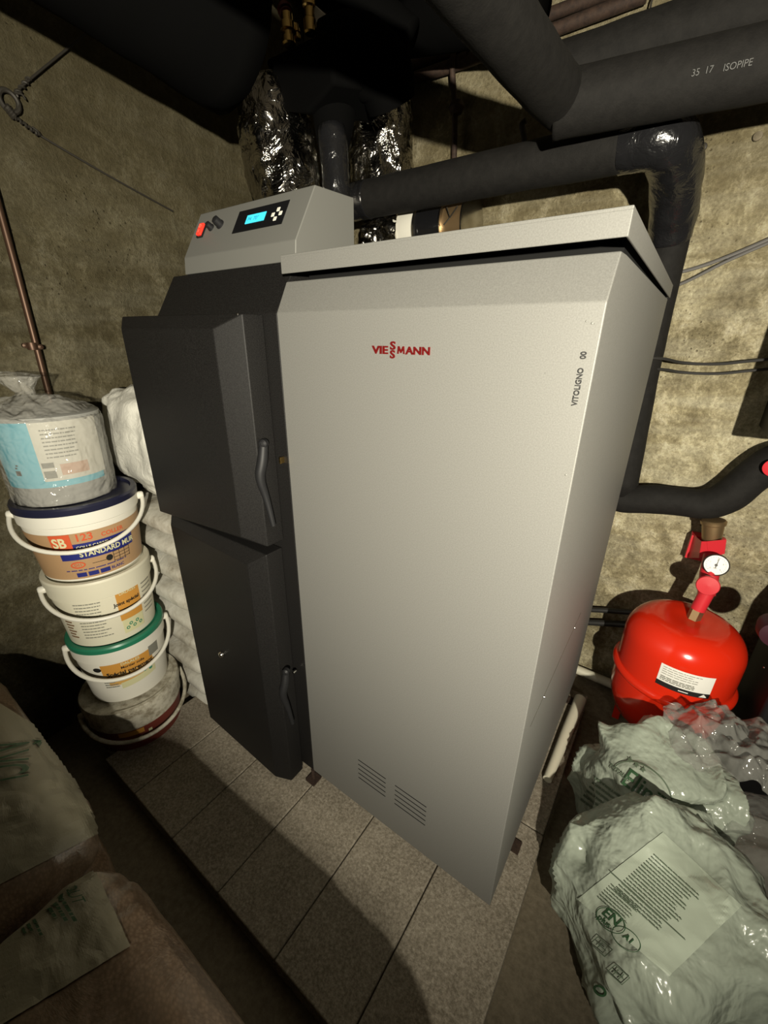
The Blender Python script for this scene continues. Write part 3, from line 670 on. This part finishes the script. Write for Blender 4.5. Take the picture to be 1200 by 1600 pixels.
# wheel handle just at the right edge and dark hydraulic unit in the lower right corner
hw = thing('valve_handwheel', 'small pink-red valve wheel at the right edge beside the rising black pipe', 'valve handle', tuple(at(1203, 731, 'y', .97)))
obj('wheel', lathe(bmesh.new(), [(.014, 0), (.024, .002), (.024, .010), (.010, .014), (0, .014)], tuple(at(1209, 731, 'y', .96)), n=24, rot=dirrot((-.2, -1, .1))), M_redp, hw, smooth=True)
obj('wheel_stem', tube(bmesh.new(), [at(1209, 731, 'y', .96), at(1209, 731, 'y', 1.02)], .006, n=10), M_bronze, hw)
pu = thing('pump_unit', 'black pump unit with a dark red motor in the corner right of the red tank', 'pump', (1.25, .80, 0))
obj('pump_casing', box(1.085, 1.5, .745, 1.05, .0, .70), M_blackplastic, pu, bevel=.015)
obj('pump_cover', hexa(bmesh.new(), [Vector(p) for p in ((1.10, .72, .69), (1.5, .72, .69), (1.5, 1.04, .69), (1.10, 1.04, .69), (1.14, .78, .80), (1.5, .78, .80), (1.5, 1.04, .80), (1.14, 1.04, .80))]), M_blackplastic, pu, bevel=.01)
obj('motor', lathe(bmesh.new(), [(.0, -.03), (.035, -.03), (.04, 0), (.035, .03), (0, .034)], tuple(at(1212, 985, 'y', .70)), n=24, rot=dirrot((0, -1, 0))), mat('dark_red_motor', (.03, .003, .010), .5), pu, smooth=True)
bm = lathe(bmesh.new(), [(.0025, 0), (.0015, .002), (0, .0025)], tuple(at(1194, 1043, 'y', .744)), n=10, rot=dirrot((0, -1, 0))); obj('screw', bm, M_steel, pu)
# unseen box added just beyond the right edge; it throws the dark block of shade
fb = thing('shade_box', 'added dark box just beyond the right edge, shading the wall beside it', 'box', (1.1, 1.1, 1.14))
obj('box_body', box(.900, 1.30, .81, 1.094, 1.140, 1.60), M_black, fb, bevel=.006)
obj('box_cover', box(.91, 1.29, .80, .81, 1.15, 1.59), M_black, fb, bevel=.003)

# ================================================================== LEFT WALL
def lp_(px, py, d=.0): return at(px, py, 'x', XL+d)
bmw = thing('wire_tie', 'twisted dark wire knotted to a ring on the upper left wall', 'wire', tuple(lp_(12, 155, .01)))
obj('upper_wire', pipe([lp_(150, 38, .012), lp_(130, 56, .012), lp_(46, 124, .014), lp_(22, 146, .012)], .0028, 1, n=8), M_wire, bmw, smooth=True)
bm = bmesh.new(); c = lp_(14, 158, .012); rg = [c+Vector((0, .020*math.cos(t), .022*math.sin(t))) for t in [k*2*PI/24 for k in range(24)]]
tube(bm, rg, .006, n=8, closed=True); obj('ring', bm, M_wire, bmw, smooth=True)
def twist(a_, b_, n, R_=.004):
    pts = []; d = b_-a_; t = d.normalized(); u = t.orthogonal().normalized(); v2 = t.cross(u)
    for k in range(n*8+1):
        w2 = k/8*2*PI; pts.append(a_+d*(k/(n*8))+(u*math.cos(w2)+v2*math.sin(w2))*R_)
    return pts
bm = bmesh.new(); tube(bm, twist(lp_(24, 148, .014), lp_(46, 122, .014), 4), .003, n=6); tube(bm, twist(lp_(8, 165, .014), lp_(22, 182, .012), 4, .006), .0045, n=6)
tube(bm, twist(lp_(22, 182, .012), lp_(62, 212, .012), 5, .0035), .003, n=6); tube(bm, smooth_path([lp_(24, 146, .014), lp_(34, 146, .018), lp_(40, 156, .02)], None, 2), .0025, n=6); tube(bm, smooth_path([lp_(50, 198, .014), lp_(60, 205, .016), lp_(62, 212, .018)], None, 2), .0025, n=6)
obj('twisted_strands', bm, M_wire, bmw, smooth=True)
obj('lower_line', pipe([lp_(60, 210, .010), lp_(120, 246, .008), lp_(190, 286, .008), lp_(270, 330, .004)], .0028, 2, n=8), M_wire, bmw, smooth=True)  # thin dark line running on down the wall
cp = thing('copper_pipe', 'thin brown copper pipe running down the left wall into the bagged pail corner', 'pipe', (XL+.02, -.13, 0))
obj('tube_run', tube(bmesh.new(), [(XL+.022, -.118, 2.2), (XL+.022, -.126, 1.55), (XL+.022, -.134, 1.2), (XL+.022, -.134, .1)], .0085, n=14), M_copper, cp, smooth=True)
bm = bmesh.new(); c = lp_(50, 541, .020); lathe(bm, [(.013, -.010), (.014, 0), (.013, .010)], (XL+.022, c.y, c.z), n=18)
for s_ in (-1, 1): lathe(bm, [(0, -.008), (.007, -.006), (.007, .006), (0, .008)], (XL+.024, c.y+s_*.018, c.z-.002*s_), n=12, rot=dirrot((1, 0, 0)))
bx(bm, XL-.004, XL+.02, c.y-.012, c.y-.002, c.z-.006, c.z+.006); obj('pipe_clip', bm, M_copper, cp, smooth=True, sharp=.6)

# ================================================================== BUCKET STACK
BC = Vector((-.700, -.200, 0)); PHC = math.atan2(CAM.y-BC.y, CAM.x-BC.x)
def bucket(label, z0, z1, rb, rt, bodym, lidm, off=(0, 0), droop=.05, lid_h=.03, rim=.045, hoff=0.0, hr=.006, hm=None):
    c = BC+Vector((off[0], off[1], 0)); t = thing('paint_bucket', label, 'bucket', (c.x, c.y, z0))
    H = z1-z0; zr = z1-lid_h-rim
    rz = lambda z: rb+(rt*.965-rb)*min(1, max(0, (z-z0)/(zr-z0)))
    prof = [(rb-.006, z0), (rb, z0+.004), (rt*.965, zr), (rt*.965, zr+.003), (rt, zr+.006), (rt+.001, z1-lid_h), (rt-.004, z1-lid_h+.0005), (rt-.006, z1-lid_h)]
    b = obj('bucket_body', lathe(bmesh.new(), prof, (c.x, c.y, 0), n=96), bodym, t, smooth=True, sharp=.5)
    lid = [(rt-.002, z1-lid_h-.002), (rt+.004, z1-lid_h), (rt+.005, z1-.006), (rt+.002, z1), (rt-.010, z1), (rt-.014, z1-.008), (0, z1-.008)]
    l_ = obj('lid', lathe(bmesh.new(), lid, (c.x, c.y, 0), n=96), lidm, t, smooth=True, sharp=.5)
    bm = bmesh.new(); pts = []
    for k in range(33):
        th = -PI/2+PI*k/32; a_ = PHC+hoff+th; rr = rt+.012+.010*math.cos(th); pts.append(Vector((c.x+rr*math.cos(a_), c.y+rr*math.sin(a_), z1-lid_h-.02-droop*math.cos(th)**.9 if math.cos(th) > 0 else z1-lid_h-.02)))
    tube(bm, pts, hr, n=10)
    for p in (pts[0], pts[-1]):
        d = Vector((p.x-c.x, p.y-c.y, 0)).normalized(); lathe(bm, [(.012, -.014), (.012, .002), (.008, .006), (0, .006)], tuple(p), n=14, rot=dirrot(d))
    obj('handle', bm, hm or M_white, t, smooth=True, sharp=.8)
    def fn(off_, zc=0): return lambda s, tt: Vector((c.x+(rz(tt+zc)+off_)*math.cos(PHC+s/rt), c.y+(rz(tt+zc)+off_)*math.sin(PHC+s/rt), tt+zc))
    return t, b, fn
G = 'stacked building-product buckets'
# 1 tan tile adhesive bucket (top)
t1_, b1_, f1_ = bucket('tan-labelled bucket with navy lid and a blue stripe, topmost of the bucket stack', .722, .955, .128, .150, M_white, M_lid_navy, droop=.078, lid_h=.022, rim=.040, hoff=-.12)
lab = art('label', t1_, M_kraft, [lambda b: quad_bm(b, -.26, .22, .732, .878, f1_(.0008), 60, 2)], 'tan wrap-around label')
art('print', lab, M_blue, [lambda b: quad_bm(b, -.085, .125, .795, .845, f1_(.0014), 20, 1)])
art('print', lab, M_orangered, [lambda b: quad_bm(b, -.098, -.045, .828, .877, f1_(.0018), 8, 1), lambda b: text_bm(b, '123', .031, -.036, .853, .02, fn=f1_(.0016), cuts=1), lambda b: text_bm(b, 'COLLER', .018, .030, .853, .02, fn=f1_(.0016), cuts=1)])
art('print', lab, M_cream, [lambda b: text_bm(b, 'SB', .040, -.093, .839, .03, fn=f1_(.0024), cuts=1, sx=.85), lambda b: text_bm(b, 'COLLE CARRELAGE', .0125, -.038, .829, .02, fn=f1_(.0021), cuts=1), lambda b: text_bm(b, 'STANDARD MUR', .0225, -.036, .803, .03, fn=f1_(.0021), cuts=1, sx=.95)])
art('print', lab, M_orangered, [lambda b: ring_bm(b, -.048, .778, .020, .011, .004, f1_(.0016)), lambda b: text_bm(b, 'D11', .012, -.048, .774, .02, fn=f1_(.0016), align='CENTER')])
art('print', lab, M_blue, [lambda b: quad_bm(b, -.060, -.033, .738, .752, f1_(.0016), 4), lambda b: quad_bm(b, -.028, .0, .738, .752, f1_(.0016), 4), lambda b: quad_bm(b, .005, .033, .738, .752, f1_(.0016), 4), lambda b: text_bm(b, 'BLANC', .013, .037, .741, .02, fn=f1_(.0016)), lambda b: lines(b, -.085, .10, .757, .764, 1, .003, f1_(.0016), 4)])
def grid_art(b):
    f = f1_(.0016)
    for k in range(4): quad_bm(b, .050+k*.018, .0515+k*.018, .762, .795, f); quad_bm(b, .050, .106, .764+k*.010, .7655+k*.010, f, 6)
    ring_bm(b, .038, .780, .010, .010, .010, f, 16); quad_bm(b, -.01, .03, .776, .7775, f, 5)
art('print', lab, M_ink, [grid_art])
# 2 white joint bucket
t2_, b2_, f2_ = bucket('white bucket with an orange joint filler label, second from the top of the bucket stack', .487, .722, .123, .140, M_whiteold, M_whiteold, droop=.070, lid_h=.025, rim=.042, off=(.004, .0), hoff=.05)
l2 = art('label', t2_, M_orange, [lambda b: quad_bm(b, .020, .095, .560, .668, f2_(.0008), 16, 2)], 'orange joint filler label')
art('print', l2, M_cream, [lambda b: quad_bm(b, .022, .093, .510, .560, f2_(.0010), 12, 1), lambda b: text_bm(b, 'DALALES', .013, .030, .652, .02, fn=f2_(.0016), cuts=1)])
art('print', l2, M_ink, [lambda b: text_bm(b, 'Joint spécial', .0165, .010, .618, .03, fn=f2_(.0020), cuts=1), lambda b: quad_bm(b, .032, .080, .590, .601, f2_(.0018), 8)])
art('print', l2, M_greenprint, [lambda b: [ring_bm(b, .035+.011*k, .528+.012*(k % 2), .006, .006, .003, f2_(.0016), 12) for k in range(5)]])
art('print', b2_, M_greytext, [lambda b: lines(b, -.095, -.010, .520, .655, 12, .0032, f2_(.0012), 9), lambda b: lines(b, .105, .16, .54, .66, 8, .004, f2_(.0012), 19)])
art('print', b2_, mat('brown_small_print', (.22, .12, .06), .6), [lambda b: lines(b, -.150, -.118, .52, .60, 7, .005, f2_(.0012), 12)])
# 3 green-lid mortar bucket
t3_, b3_, f3_ = bucket('white bucket with a green lid and parement mortar label, third of the bucket stack', .245, .487, .117, .137, M_white, M_lid_green, droop=.074, lid_h=.020, rim=.045, off=(.002, .004), hoff=-.02, hr=.0065)
l3 = art('label', t3_, M_orange, [lambda b: quad_bm(b, -.080, .080, .372, .415, f3_(.0008), 24, 1)], 'orange mortar label')
art('print', l3, mat('pale_orange_print', (.62, .36, .10), .55), [lambda b: quad_bm(b, -.070, .085, .325, .372, f3_(.0008), 24, 1)])
art('print', l3, M_cream, [lambda b: text_bm(b, 'DALALES', .014, -.020, .403, .02, fn=f3_(.0016), cuts=1), lambda b: quad_bm(b, -.035, .085, .305, .330, f3_(.0012), 16, 1, .014)])
art('print', l3, M_ink, [lambda b: text_bm(b, 'Mortier colle', .0135, -.022, .389, .02, fn=f3_(.0020), cuts=1), lambda b: text_bm(b, 'Spécial parement', .021, -.068, .367, .03, fn=f3_(.0022), cuts=1), lambda b: ring_bm(b, -.092, .398, .013, .009, .009, f3_(.0016), 20)])
art('print', l3, M_greenprint, [lambda b: [ring_bm(b, x_, z_, .007, .006, .006, f3_(.0018), 10) for x_, z_ in ((.045, .345), (.060, .352), (.074, .358), (.066, .340))]])
art('print', b3_, M_greytext, [lambda b: lines(b, -.085, -.040, .315, .345, 3, .004, f3_(.0014), 22), lambda b: quad_bm(b, .070, .110, .385, .425, f3_(.0012), 8, 1)])
# 4 dirty bucket at the bottom
t4_, b4_, f4_ = bucket('dusty white bucket with a maroon label, bottom of the bucket stack on the floor', .0, .245, .128, .150, M_dirty, M_dirty, droop=.060, lid_h=.035, rim=.052, off=(.012, -.006), hoff=.10, hr=.0065, hm=M_dirty)
l4 = art('label', t4_, M_maroon, [lambda b: quad_bm(b, -.20, .20, .05, .152, f4_(.0008), 50, 1)], 'maroon wrap-around label')
art('print', l4, M_cream, [lambda b: quad_bm(b, .012, .024, .118, .130, f4_(.0016), 3), lambda b: quad_bm(b, -.02, -.01, .11, .114, f4_(.0016), 3)])
art('print', l4, M_orange, [lambda b: quad_bm(b, -.08, .0, .128, .149, f4_(.0014), 10, 1)])

# ---- pail wrapped in clear film, on top
WC = Vector((-.712, -.215, 0)); WR = .122
pail = thing('wrapped_pail', 'blue and white pail tied in clear plastic on top of the bucket stack', 'pail', (WC.x, WC.y, .948))
WZ = .9495
wp1 = obj('pail_body', lathe(bmesh.new(), [(WR-.014, WZ), (WR-.008, WZ+.01), (WR, WZ+.215), (WR+.002, WZ+.235), (WR-.01, WZ+.24), (0, WZ+.24)], tuple(WC), n=80), mat('grey_pail', (.30, .30, .28), .45), pail, smooth=True, sharp=.6)
PW = math.atan2(CAM.y-WC.y, CAM.x-WC.x)
wfn = lambda off: (lambda s, z: Vector((WC.x+(WR-.006+.006*(z-WZ)/.2+off)*math.cos(PW+s/WR), WC.y+(WR-.006+.006*(z-WZ)/.2+off)*math.sin(PW+s/WR), z)))
art('label', pail, mat('sky_blue_label', (.10, .46, .58), .5), [lambda b: quad_bm(b, -.16, -.042, WZ+.055, WZ+.225, wfn(.0012), 20, 1), lambda b: quad_bm(b, -.042, .11, WZ+.055, WZ+.072, wfn(.0012), 20, 1)], 'sky blue label')
art('label', pail, mat('cream_label', (.62, .60, .52), .5), [lambda b: quad_bm(b, -.042, .12, WZ+.072, WZ+.225, wfn(.0012), 24, 1)], 'cream label with grey text')
art('print', pail, M_greytext, [lambda b: lines(b, -.022, .055, WZ+.13, WZ+.21, 8, .0035, wfn(.0022), 31), lambda b: quad_bm(b, -.038, -.012, WZ+.08, WZ+.10, wfn(.0022), 6), lambda b: quad_bm(b, -.038, -.012, WZ+.108, WZ+.122, wfn(.0022), 6)])
art('print', pail, mat('salmon_print', (.55, .36, .26), .5), [lambda b: quad_bm(b, .0, .065, WZ+.085, WZ+.115, wfn(.0022), 8)])
art('print', pail, M_ink, [lambda b: quad_bm(b, -.106, -.092, WZ+.09, WZ+.103, wfn(.0022), 3), lambda b: quad_bm(b, -.104, -.098, WZ+.108, WZ+.112, wfn(.0022), 2), lambda b: quad_bm(b, -.100, -.094, WZ+.115, WZ+.119, wfn(.0022), 2)])
def crump(p, amp, f=12):
    return amp*(abs(noise.noise(p*f))*1.2+.6*abs(noise.noise(p*f*2.3+Vector((3, 1, 7))))+.25*noise.noise(p*f*5)-.5)
bm = bmesh.new(); prof = [(WR-.02, WZ-.001)]
for k in range(34):
    t = k/33; prof.append((WR+.006-.006*(1-t), WZ+.006+.225*t))
for k in range(1, 16):
    t = k/15; prof.append(((WR+.004)*(1-t)**.75+.016*t, WZ+.231+.055*t**.8))
for k in range(1, 8): prof.append((.016+.03*(k/7)**1.3, WZ+.286+.045*k/7))
lathe(bm, prof, tuple(WC), n=110)
bm.normal_update()
for v_ in bm.verts:
    s = v_.co.copy(); h = max(0, (s.z-WZ-.21)/.1); d = (s-WC); d.z = 0
    amp = .006+.014*min(1, h)
    v_.co = s+d.normalized()*(crump(Vector((s.x, s.y, s.z*.5)), amp, 16)+.003) + Vector((.0, -.035, 0))*min(1, h)*1.0 + (Vector((0, 0, 1))*crump(s, .018, 14) if h > .2 else Vector((0, 0, 0)))
    if v_.co.z < WZ-.001: v_.co.z = WZ-.001
obj('plastic_wrap', bm, M_clear2, pail, smooth=True, sharp=3, label='clear crinkled plastic bag')

# ================================================================== WHITE SACKS between buckets and boiler
def pillow(c, hx, hy, hz, seed=0, ex=5, n=64, crumple=.004, f=14, sag=0.0, rotz=0.0, tilt=None):
    bm = bmesh.new(); g = []; c = Vector(c)
    R_ = Matrix.Rotation(rotz, 3, 'Z')
    if tilt: R_ = R_ @ Matrix.Rotation(tilt, 3, 'X')
    sp = lambda v, e: math.copysign(abs(v)**e, v)
    for j in range(n//2+1):
        ph = -PI/2+PI*j/(n//2); row = []
        for i in range(n):
            th = 2*PI*i/n; e = 2/ex
            x_ = hx*sp(math.cos(th), e)*sp(math.cos(ph), .55); y_ = hy*sp(math.sin(th), e)*sp(math.cos(ph), .55); z_ = hz*sp(math.sin(ph), .75)
            p = Vector((x_, y_, z_)); nn_ = Vector((x_/hx, y_/hy, z_/hz)).normalized() if p.length > 0 else Vector((0, 0, 1))
            q = p+Vector((seed*3.1, seed*1.7, 0)); p += nn_*crump(q, crumple, f)
            p = R_ @ p; row.append(bm.verts.new(c+p))
        g.append(row)
    for j in range(n//2):
        for i in range(n): bm.faces.new((g[j][i], g[j][(i+1) % n], g[j+1][(i+1) % n], g[j+1][i]))
    bmesh.ops.remove_doubles(bm, verts=bm.verts, dist=1e-5)
    return bm
SZ = .001; hs = .0475
M_sack2 = mat('stained_white_sack', (.55, .53, .46), .5)
base(M_sack2, ramp(M_sack2, noisy(M_sack2, 5, 8, .7), [(.34, (.20, .17, .12)), (.46, (.46, .44, .38)), (.6, (.62, .61, .55))])); bump(M_sack2, noisy(M_sack2, 14, 6, .6, .6), .5, .012)
names = ['bottom sack', 'second sack from the floor', 'third sack from the floor', 'fourth sack from the floor', 'fifth sack from the floor', 'sixth sack from the floor', 'seventh sack from the floor', 'eighth sack from the floor', 'right under the shiny sack']
for k in range(9):
    cx = -.69+.012*math.sin(k*2.3); o = obj('white_sack', pillow((cx, .205+.008*math.cos(k*1.9), .049+k*.0955), .222, .245, hs, k, 6, 72, .006, 12), M_sack2, None, smooth=True, sharp=2)
    tag(o, 'stained white sack left of the black doors, '+names[k], 'sack', 'white sacks stacked beside the boiler')
o = obj('white_sack', pillow((-.680, .12, 1.058), .215, .165, .178, 40, 4, 110, .022, 9), M_whitesack, None, smooth=True, sharp=2)
tag(o, 'puffy glossy white plastic sack on top of the sack pile behind the bagged pail', 'sack')

# ================================================================== PELLET BAGS (lower left)
PG = 'wood pellet bags piled at the lower left'
def pbag(cx, cy, z, hx, hy, hz, seed, label, mt=M_pellet):
    o = obj('pellet_bag', pillow((cx, cy, z), hx, hy, hz, seed, 7, 120, .010, 11), mt, None, smooth=True, sharp=2); tag(o, label, 'pellet bag', PG); return o
BHX, BHY, BHZ = .378, .240, .0875
for k in range(3):
    zc = .094+k*.187
    lA = 'pellet bag with a beige printed face and green letters, at the left edge' if k == 2 else ('pellet bag under the green-lettered one at the left edge' if k == 1 else 'lowest pellet bag under the left-edge bags')
    lB = 'pellet bag of brown pellets with a pale printed panel, in the bottom left corner' if k == 2 else ('pellet bag under the bottom left corner one' if k == 1 else 'lowest pellet bag under the bottom left corner ones')
    oa = pbag(-.387, -.742, zc, BHX, BHY, BHZ, 50+k, lA)
    ob_ = pbag(.418, -.748, zc, BHX+.022, BHY, BHZ, 60+k, lB)
    if k == 2: TOPA, TOPB = oa, ob_
from mathutils.bvhtree import BVHTree
def bvh(o):
    me = o.data; return BVHTree.FromPolygons([v_.co[:] for v_ in me.vertices], [p.vertices[:] for p in me.polygons])
def surf(o, offx):
    T = bvh(o)
    def f(x_, y_, off=.0015):
        h = T.ray_cast(Vector((x_, y_, 3)), Vector((0, 0, -1)))
        if h[0] is None:
            h2 = T.find_nearest(Vector((x_, y_, .3))); return h2[0]+h2[1]*off
        nrm = h[1] if h[1].z > 0 else -h[1]
        return h[0]+nrm*(off+offx)
    f.T = T; return f
def viewmap(f, quad):   # bilinear patch between four points of the photo, laid onto the surface as a print
    def m(off):
        def g(u, v_):
            a_ = Vector(quad[0]).lerp(Vector(quad[1]), u); b_ = Vector(quad[3]).lerp(Vector(quad[2]), u); q = a_.lerp(b_, v_)
            h = f.T.ray_cast(CAM, ray(q.x, q.y).normalized())
            if h[0] is None:
                n_ = f.T.find_nearest(at(q.x, q.y, 'z', .53)); return n_[0]+n_[1]*off
            nrm = h[1] if h[1].dot(CAM-h[0]) > 0 else -h[1]
            return h[0]+nrm*off
        return g
    return m
sA, sB = surf(TOPA, 0), surf(TOPB, 0)
def printon(f, o, ex, ey, off=.009):    # o, ex, ey: origin, reading step and upward step measured in the photo; the print is laid on the surface
    def g(s_, t_):
        px, py = o[0]+ex[0]*s_+ey[0]*t_, o[1]+ex[1]*s_+ey[1]*t_
        h = f.T.ray_cast(CAM, ray(px, py).normalized())[0]
        if h is None: h = f.T.find_nearest(at(px, py, 'z', .53 if px < 600 else .3))[0]
        return h+(CAM-h).normalized()*off
    return g
mA = viewmap(sA, ((-10, 1095), (78, 1150), (158, 1300), (-10, 1388)))
pa = art('printed_panel', TOPA, M_pelletpanel, [lambda b: quad_bm(b, -.4, 1.0, 0, 1, mA(.003), 70, 40)], 'beige printed film')
art('print', TOPA, M_baggreen, [lambda b: text_bm(b, '\u00c2VCI', 30, 0, 0, .0, fn=printon(sA, (-34, 1166), (-.02, .95), (3.9, -.75), .012), cuts=2)], 'green lettering')
mB = viewmap(sB, ((-8, 1400), (130, 1322), (204, 1480), (0, 1606)))
pb_ = art('printed_panel', TOPB, M_pelletpanel, [lambda b: quad_bm(b, 0, 1, 0, 1, mB(.003), 60, 40)], 'pale printed panel')
ex_, ey_ = (.50, .86), (1.0, -.28)
art('print', TOPB, M_baggreen, [lambda b: text_bm(b, 'IMPOUT', 17, 0, 0, .0, fn=printon(sB, (84, 1360), ex_, (1.7, -.45), .013), cuts=2)], 'green print')
art('print', TOPB, M_baggreen, [lambda b: lines(b, 0, 78, -2, 34, 3, 6, printon(sB, (52, 1385), (.52, .85), ey_, .012), 8, 6), lambda b: lines(b, 0, 70, -2, 30, 3, 5, printon(sB, (12, 1408), (.42, .9), ey_, .012), 18, 6)], 'green print')

# ================================================================== EMPTY PELLET BAGS (lower right)
def ridge(p, f): return 1-2.2*abs(noise.noise(p*f))
def sackbag(c, hx, hy, hz, seed, rotz, calm=None, ex=5.5, n=200, big=.034, med=.028, peak=None):
    bm = pillow(c, hx, hy, hz, seed, ex, n, 0.0, 10, rotz=rotz); bm.normal_update()
    off = Vector((seed*1.3, seed*.7, 0)); mv = []
    for v_ in bm.verts:
        q = v_.co+off; k = 1.0
        if calm: k = min(1, ((v_.co-Vector(calm[0])).length/calm[1])**2)
        wq = q+Vector((noise.noise(q*6), noise.noise(q*6+Vector((9, 0, 0))), noise.noise(q*6+Vector((0, 9, 0)))))*.05
        d = big*(ridge(wq, 4.5)*.7-.35)*(.4+.6*k)+med*(ridge(wq, 11)-.5)*k+.0035*(ridge(wq, 27)-.5)*(.25+.75*k)
        if peak:
            for pp, r_, a_ in peak:
                e = (Vector((v_.co.x, v_.co.y, 0))-Vector((pp[0], pp[1], 0))).length/r_
                if e < 1 and v_.normal.z > -.1: mv.append((v_, Vector((0, 0, a_*(1-e)**1.3))))
        mv.append((v_, v_.normal*d))
    for v_, d in mv: v_.co += d
    for v_ in bm.verts: v_.co.z = max(v_.co.z, .002)
    return bm
bagA = obj('empty_bag', sackbag((.935, .185, .160), .205, .185, .165, 81, .70, ((.90, .10, .30), .20), peak=[((.86, .285), .13, .085)]), M_bagfilm, None, smooth=True, sharp=3)
tag(bagA, 'crumpled whitish bag with a green text panel and certification mark, nearest in the heap', 'plastic bag')
bagB = obj('empty_bag', sackbag((.880, .495, .165), .185, .130, .170, 92, .50, ((.83, .42, .33), .12), peak=[((.815, .545), .12, .075)]), M_bagfilm, None, smooth=True, sharp=3)
tag(bagB, 'crumpled whitish bag with green script and stars, in front of the red tank', 'plastic bag')
bagC = obj('empty_bag', sackbag((1.17, .40, .15), .15, .20, .15, 77, .35, ex=3.5, n=150, big=.05, med=.02), M_clear, None, smooth=True, sharp=3)
tag(bagC, 'see-through crumpled bag at the right edge of the heap', 'plastic bag')
# clear film bag mouth lying over the heap
def sheet(c, hx, hy, hz, seed):
    bm = bmesh.new(); n = 90; g = []
    for j in range(n+1):
        row = []
        for i in range(n+1):
            u, v_ = 2*i/n-1, 2*j/n-1; p = Vector((hx*u*(1-.12*v_*v_), hy*v_*(1-.2*u*u), hz*(1-.5*u*u-.6*v_*v_)))
            q = p+Vector((seed, seed*.7, 0)); p += Vector((.6*crump(q, .03, 9), .6*crump(q+Vector((5, 5, 5)), .03, 9), crump(q, .07, 8)))
            row.append(bm.verts.new(Vector(c)+p))
        g.append(row)
    for j in range(n):
        for i in range(n): bm.faces.new((g[j][i], g[j][i+1], g[j+1][i+1], g[j+1][i]))
    return bm
o = obj('clear_bag', sheet((1.03, .585, .325), .17, .12, .13, 4.2), M_clear, None, smooth=True, sharp=3); sm = o.modifiers.new('film', 'SOLIDIFY'); sm.thickness = .0004
tag(o, 'clear crinkled plastic bag mouth shining in front of the red tank', 'plastic bag')

fA_, fB_ = surf(bagA, 0), surf(bagB, 0)
# near bag: pale panel with text block, mark and icons
mp = viewmap(fA_, ((1030, 1300), (1160, 1400), (1050, 1510), (900, 1400)))
mp = viewmap(fA_, ((1035, 1300), (1158, 1415), (1045, 1525), (903, 1405)))
pn = art('printed_panel', bagA, M_labelfilm, [lambda b: quad_bm(b, 0, 1, 0, 1, mp(.002), 60, 60)], 'pale panel')
flip = lambda g: (lambda s, t: g(s, 1-t))
e1, e2 = (.74, .67), (.66, -.58)      # reading direction and upward direction of the print, as seen in the photo
def PA(o, off=.006): return printon(fA_, o, e1, e2, off)
art('print', bagA, M_baggrey, [lambda b: lines(b, 0, 108, 0, 100, 17, 2.0, PA((958, 1392)), 61, 5), lambda b: lines(b, 0, 62, 0, 38, 7, 1.6, PA((932, 1403)), 71, 4), lambda b: quad_bm(b, 0, 160, 0, 1.6, PA((952, 1362)), 30)], 'green text block')
art('print', bagA, M_baggreen, [lambda b: ring_bm(b, 24, 10, 27, 18, 1.6, PA((930, 1428)), 40), lambda b: text_bm(b, 'EN', 23, 5, 8, .02, fn=PA((930, 1428), .0045), cuts=2, sx=1.1), lambda b: text_bm(b, 'plus', 14, 6, -3, .02, fn=PA((930, 1428), .0045), cuts=2, sx=1.1),
    lambda b: ring_bm(b, 62, 4, 27, 17, 1.2, PA((930, 1428), .0035), 40), lambda b: text_bm(b, 'A1', 15, 55, 2, .02, fn=PA((930, 1428), .0045), cuts=2, sx=1.1)], 'green certification mark')
def icon(o, kind):
    g = PA(o)
    def f(b):
        for a_ in ((0, 32, 0, 1.6), (0, 32, 18.4, 20), (0, 1.6, 0, 20), (30.4, 32, 0, 20)): quad_bm(b, *a_, g, 6, 4)
        if kind: quad_bm(b, 6, 26, 9.2, 10.8, g, 4); quad_bm(b, 12, 14, 4, 16, g)
        else: quad_bm(b, 9, 11, 3, 17, g); quad_bm(b, 20, 22, 3, 17, g); quad_bm(b, 5, 27, 9, 11, g, 4)
    return f
art('print', bagA, M_baggrey, [icon((921, 1474), 1)], 'small framed icon')
art('print', bagA, M_baggrey, [icon((948, 1518), 0)], 'small framed icon')
art('print', bagA, M_baggreen, [lambda b: ring_bm(b, 10, 6, 12, 9, 4, PA((926, 1545)), 24)], 'round green emblem')
# far bag: script, stars and arc
f1, f2 = (.80, .60), (.55, -.83)
def PB(o, off=.006): return printon(fB_, o, f1, f2, off)
art('print', bagB, M_baggreen, [lambda b: text_bm(b, 'Elin', 40, 0, 0, .008, fn=PB((968, 1222)), cuts=2, sx=1.0)], 'green script')
def stars(b):
    g = PB((984, 1187))
    for k in range(3):
        cx, cy = 13*k, 0; vs = [b.verts.new(g(cx+(5.5 if i % 2 == 0 else 2.3)*math.sin(i*PI/5), cy+(5.5 if i % 2 == 0 else 2.3)*math.cos(i*PI/5))) for i in range(10)]; b.faces.new(vs)
art('print', bagB, M_baggrey, [stars], 'three small stars')
art('print', bagB, M_baggrey, [lambda b: ring_bm(b, 45, 0, 55, 34, 2.0, PB((967, 1205)), 50, .0, PI)], 'curved line over the script')
art('print', bagB, M_baggrey, [lambda b: text_bm(b, 'TOTALLY', 10, 0, 0, .02, fn=PB((950, 1198)), cuts=1), lambda b: lines(b, 0, 70, -60, -12, 6, 3.4, PB((938, 1202)), 15, 5)], 'green small print')
art('print', bagB, M_baggreen, [lambda b: lines(b, 0, 80, -8, 14, 4, 3.2, PB((1022, 1248)), 41, 5)], 'dark green stripes')
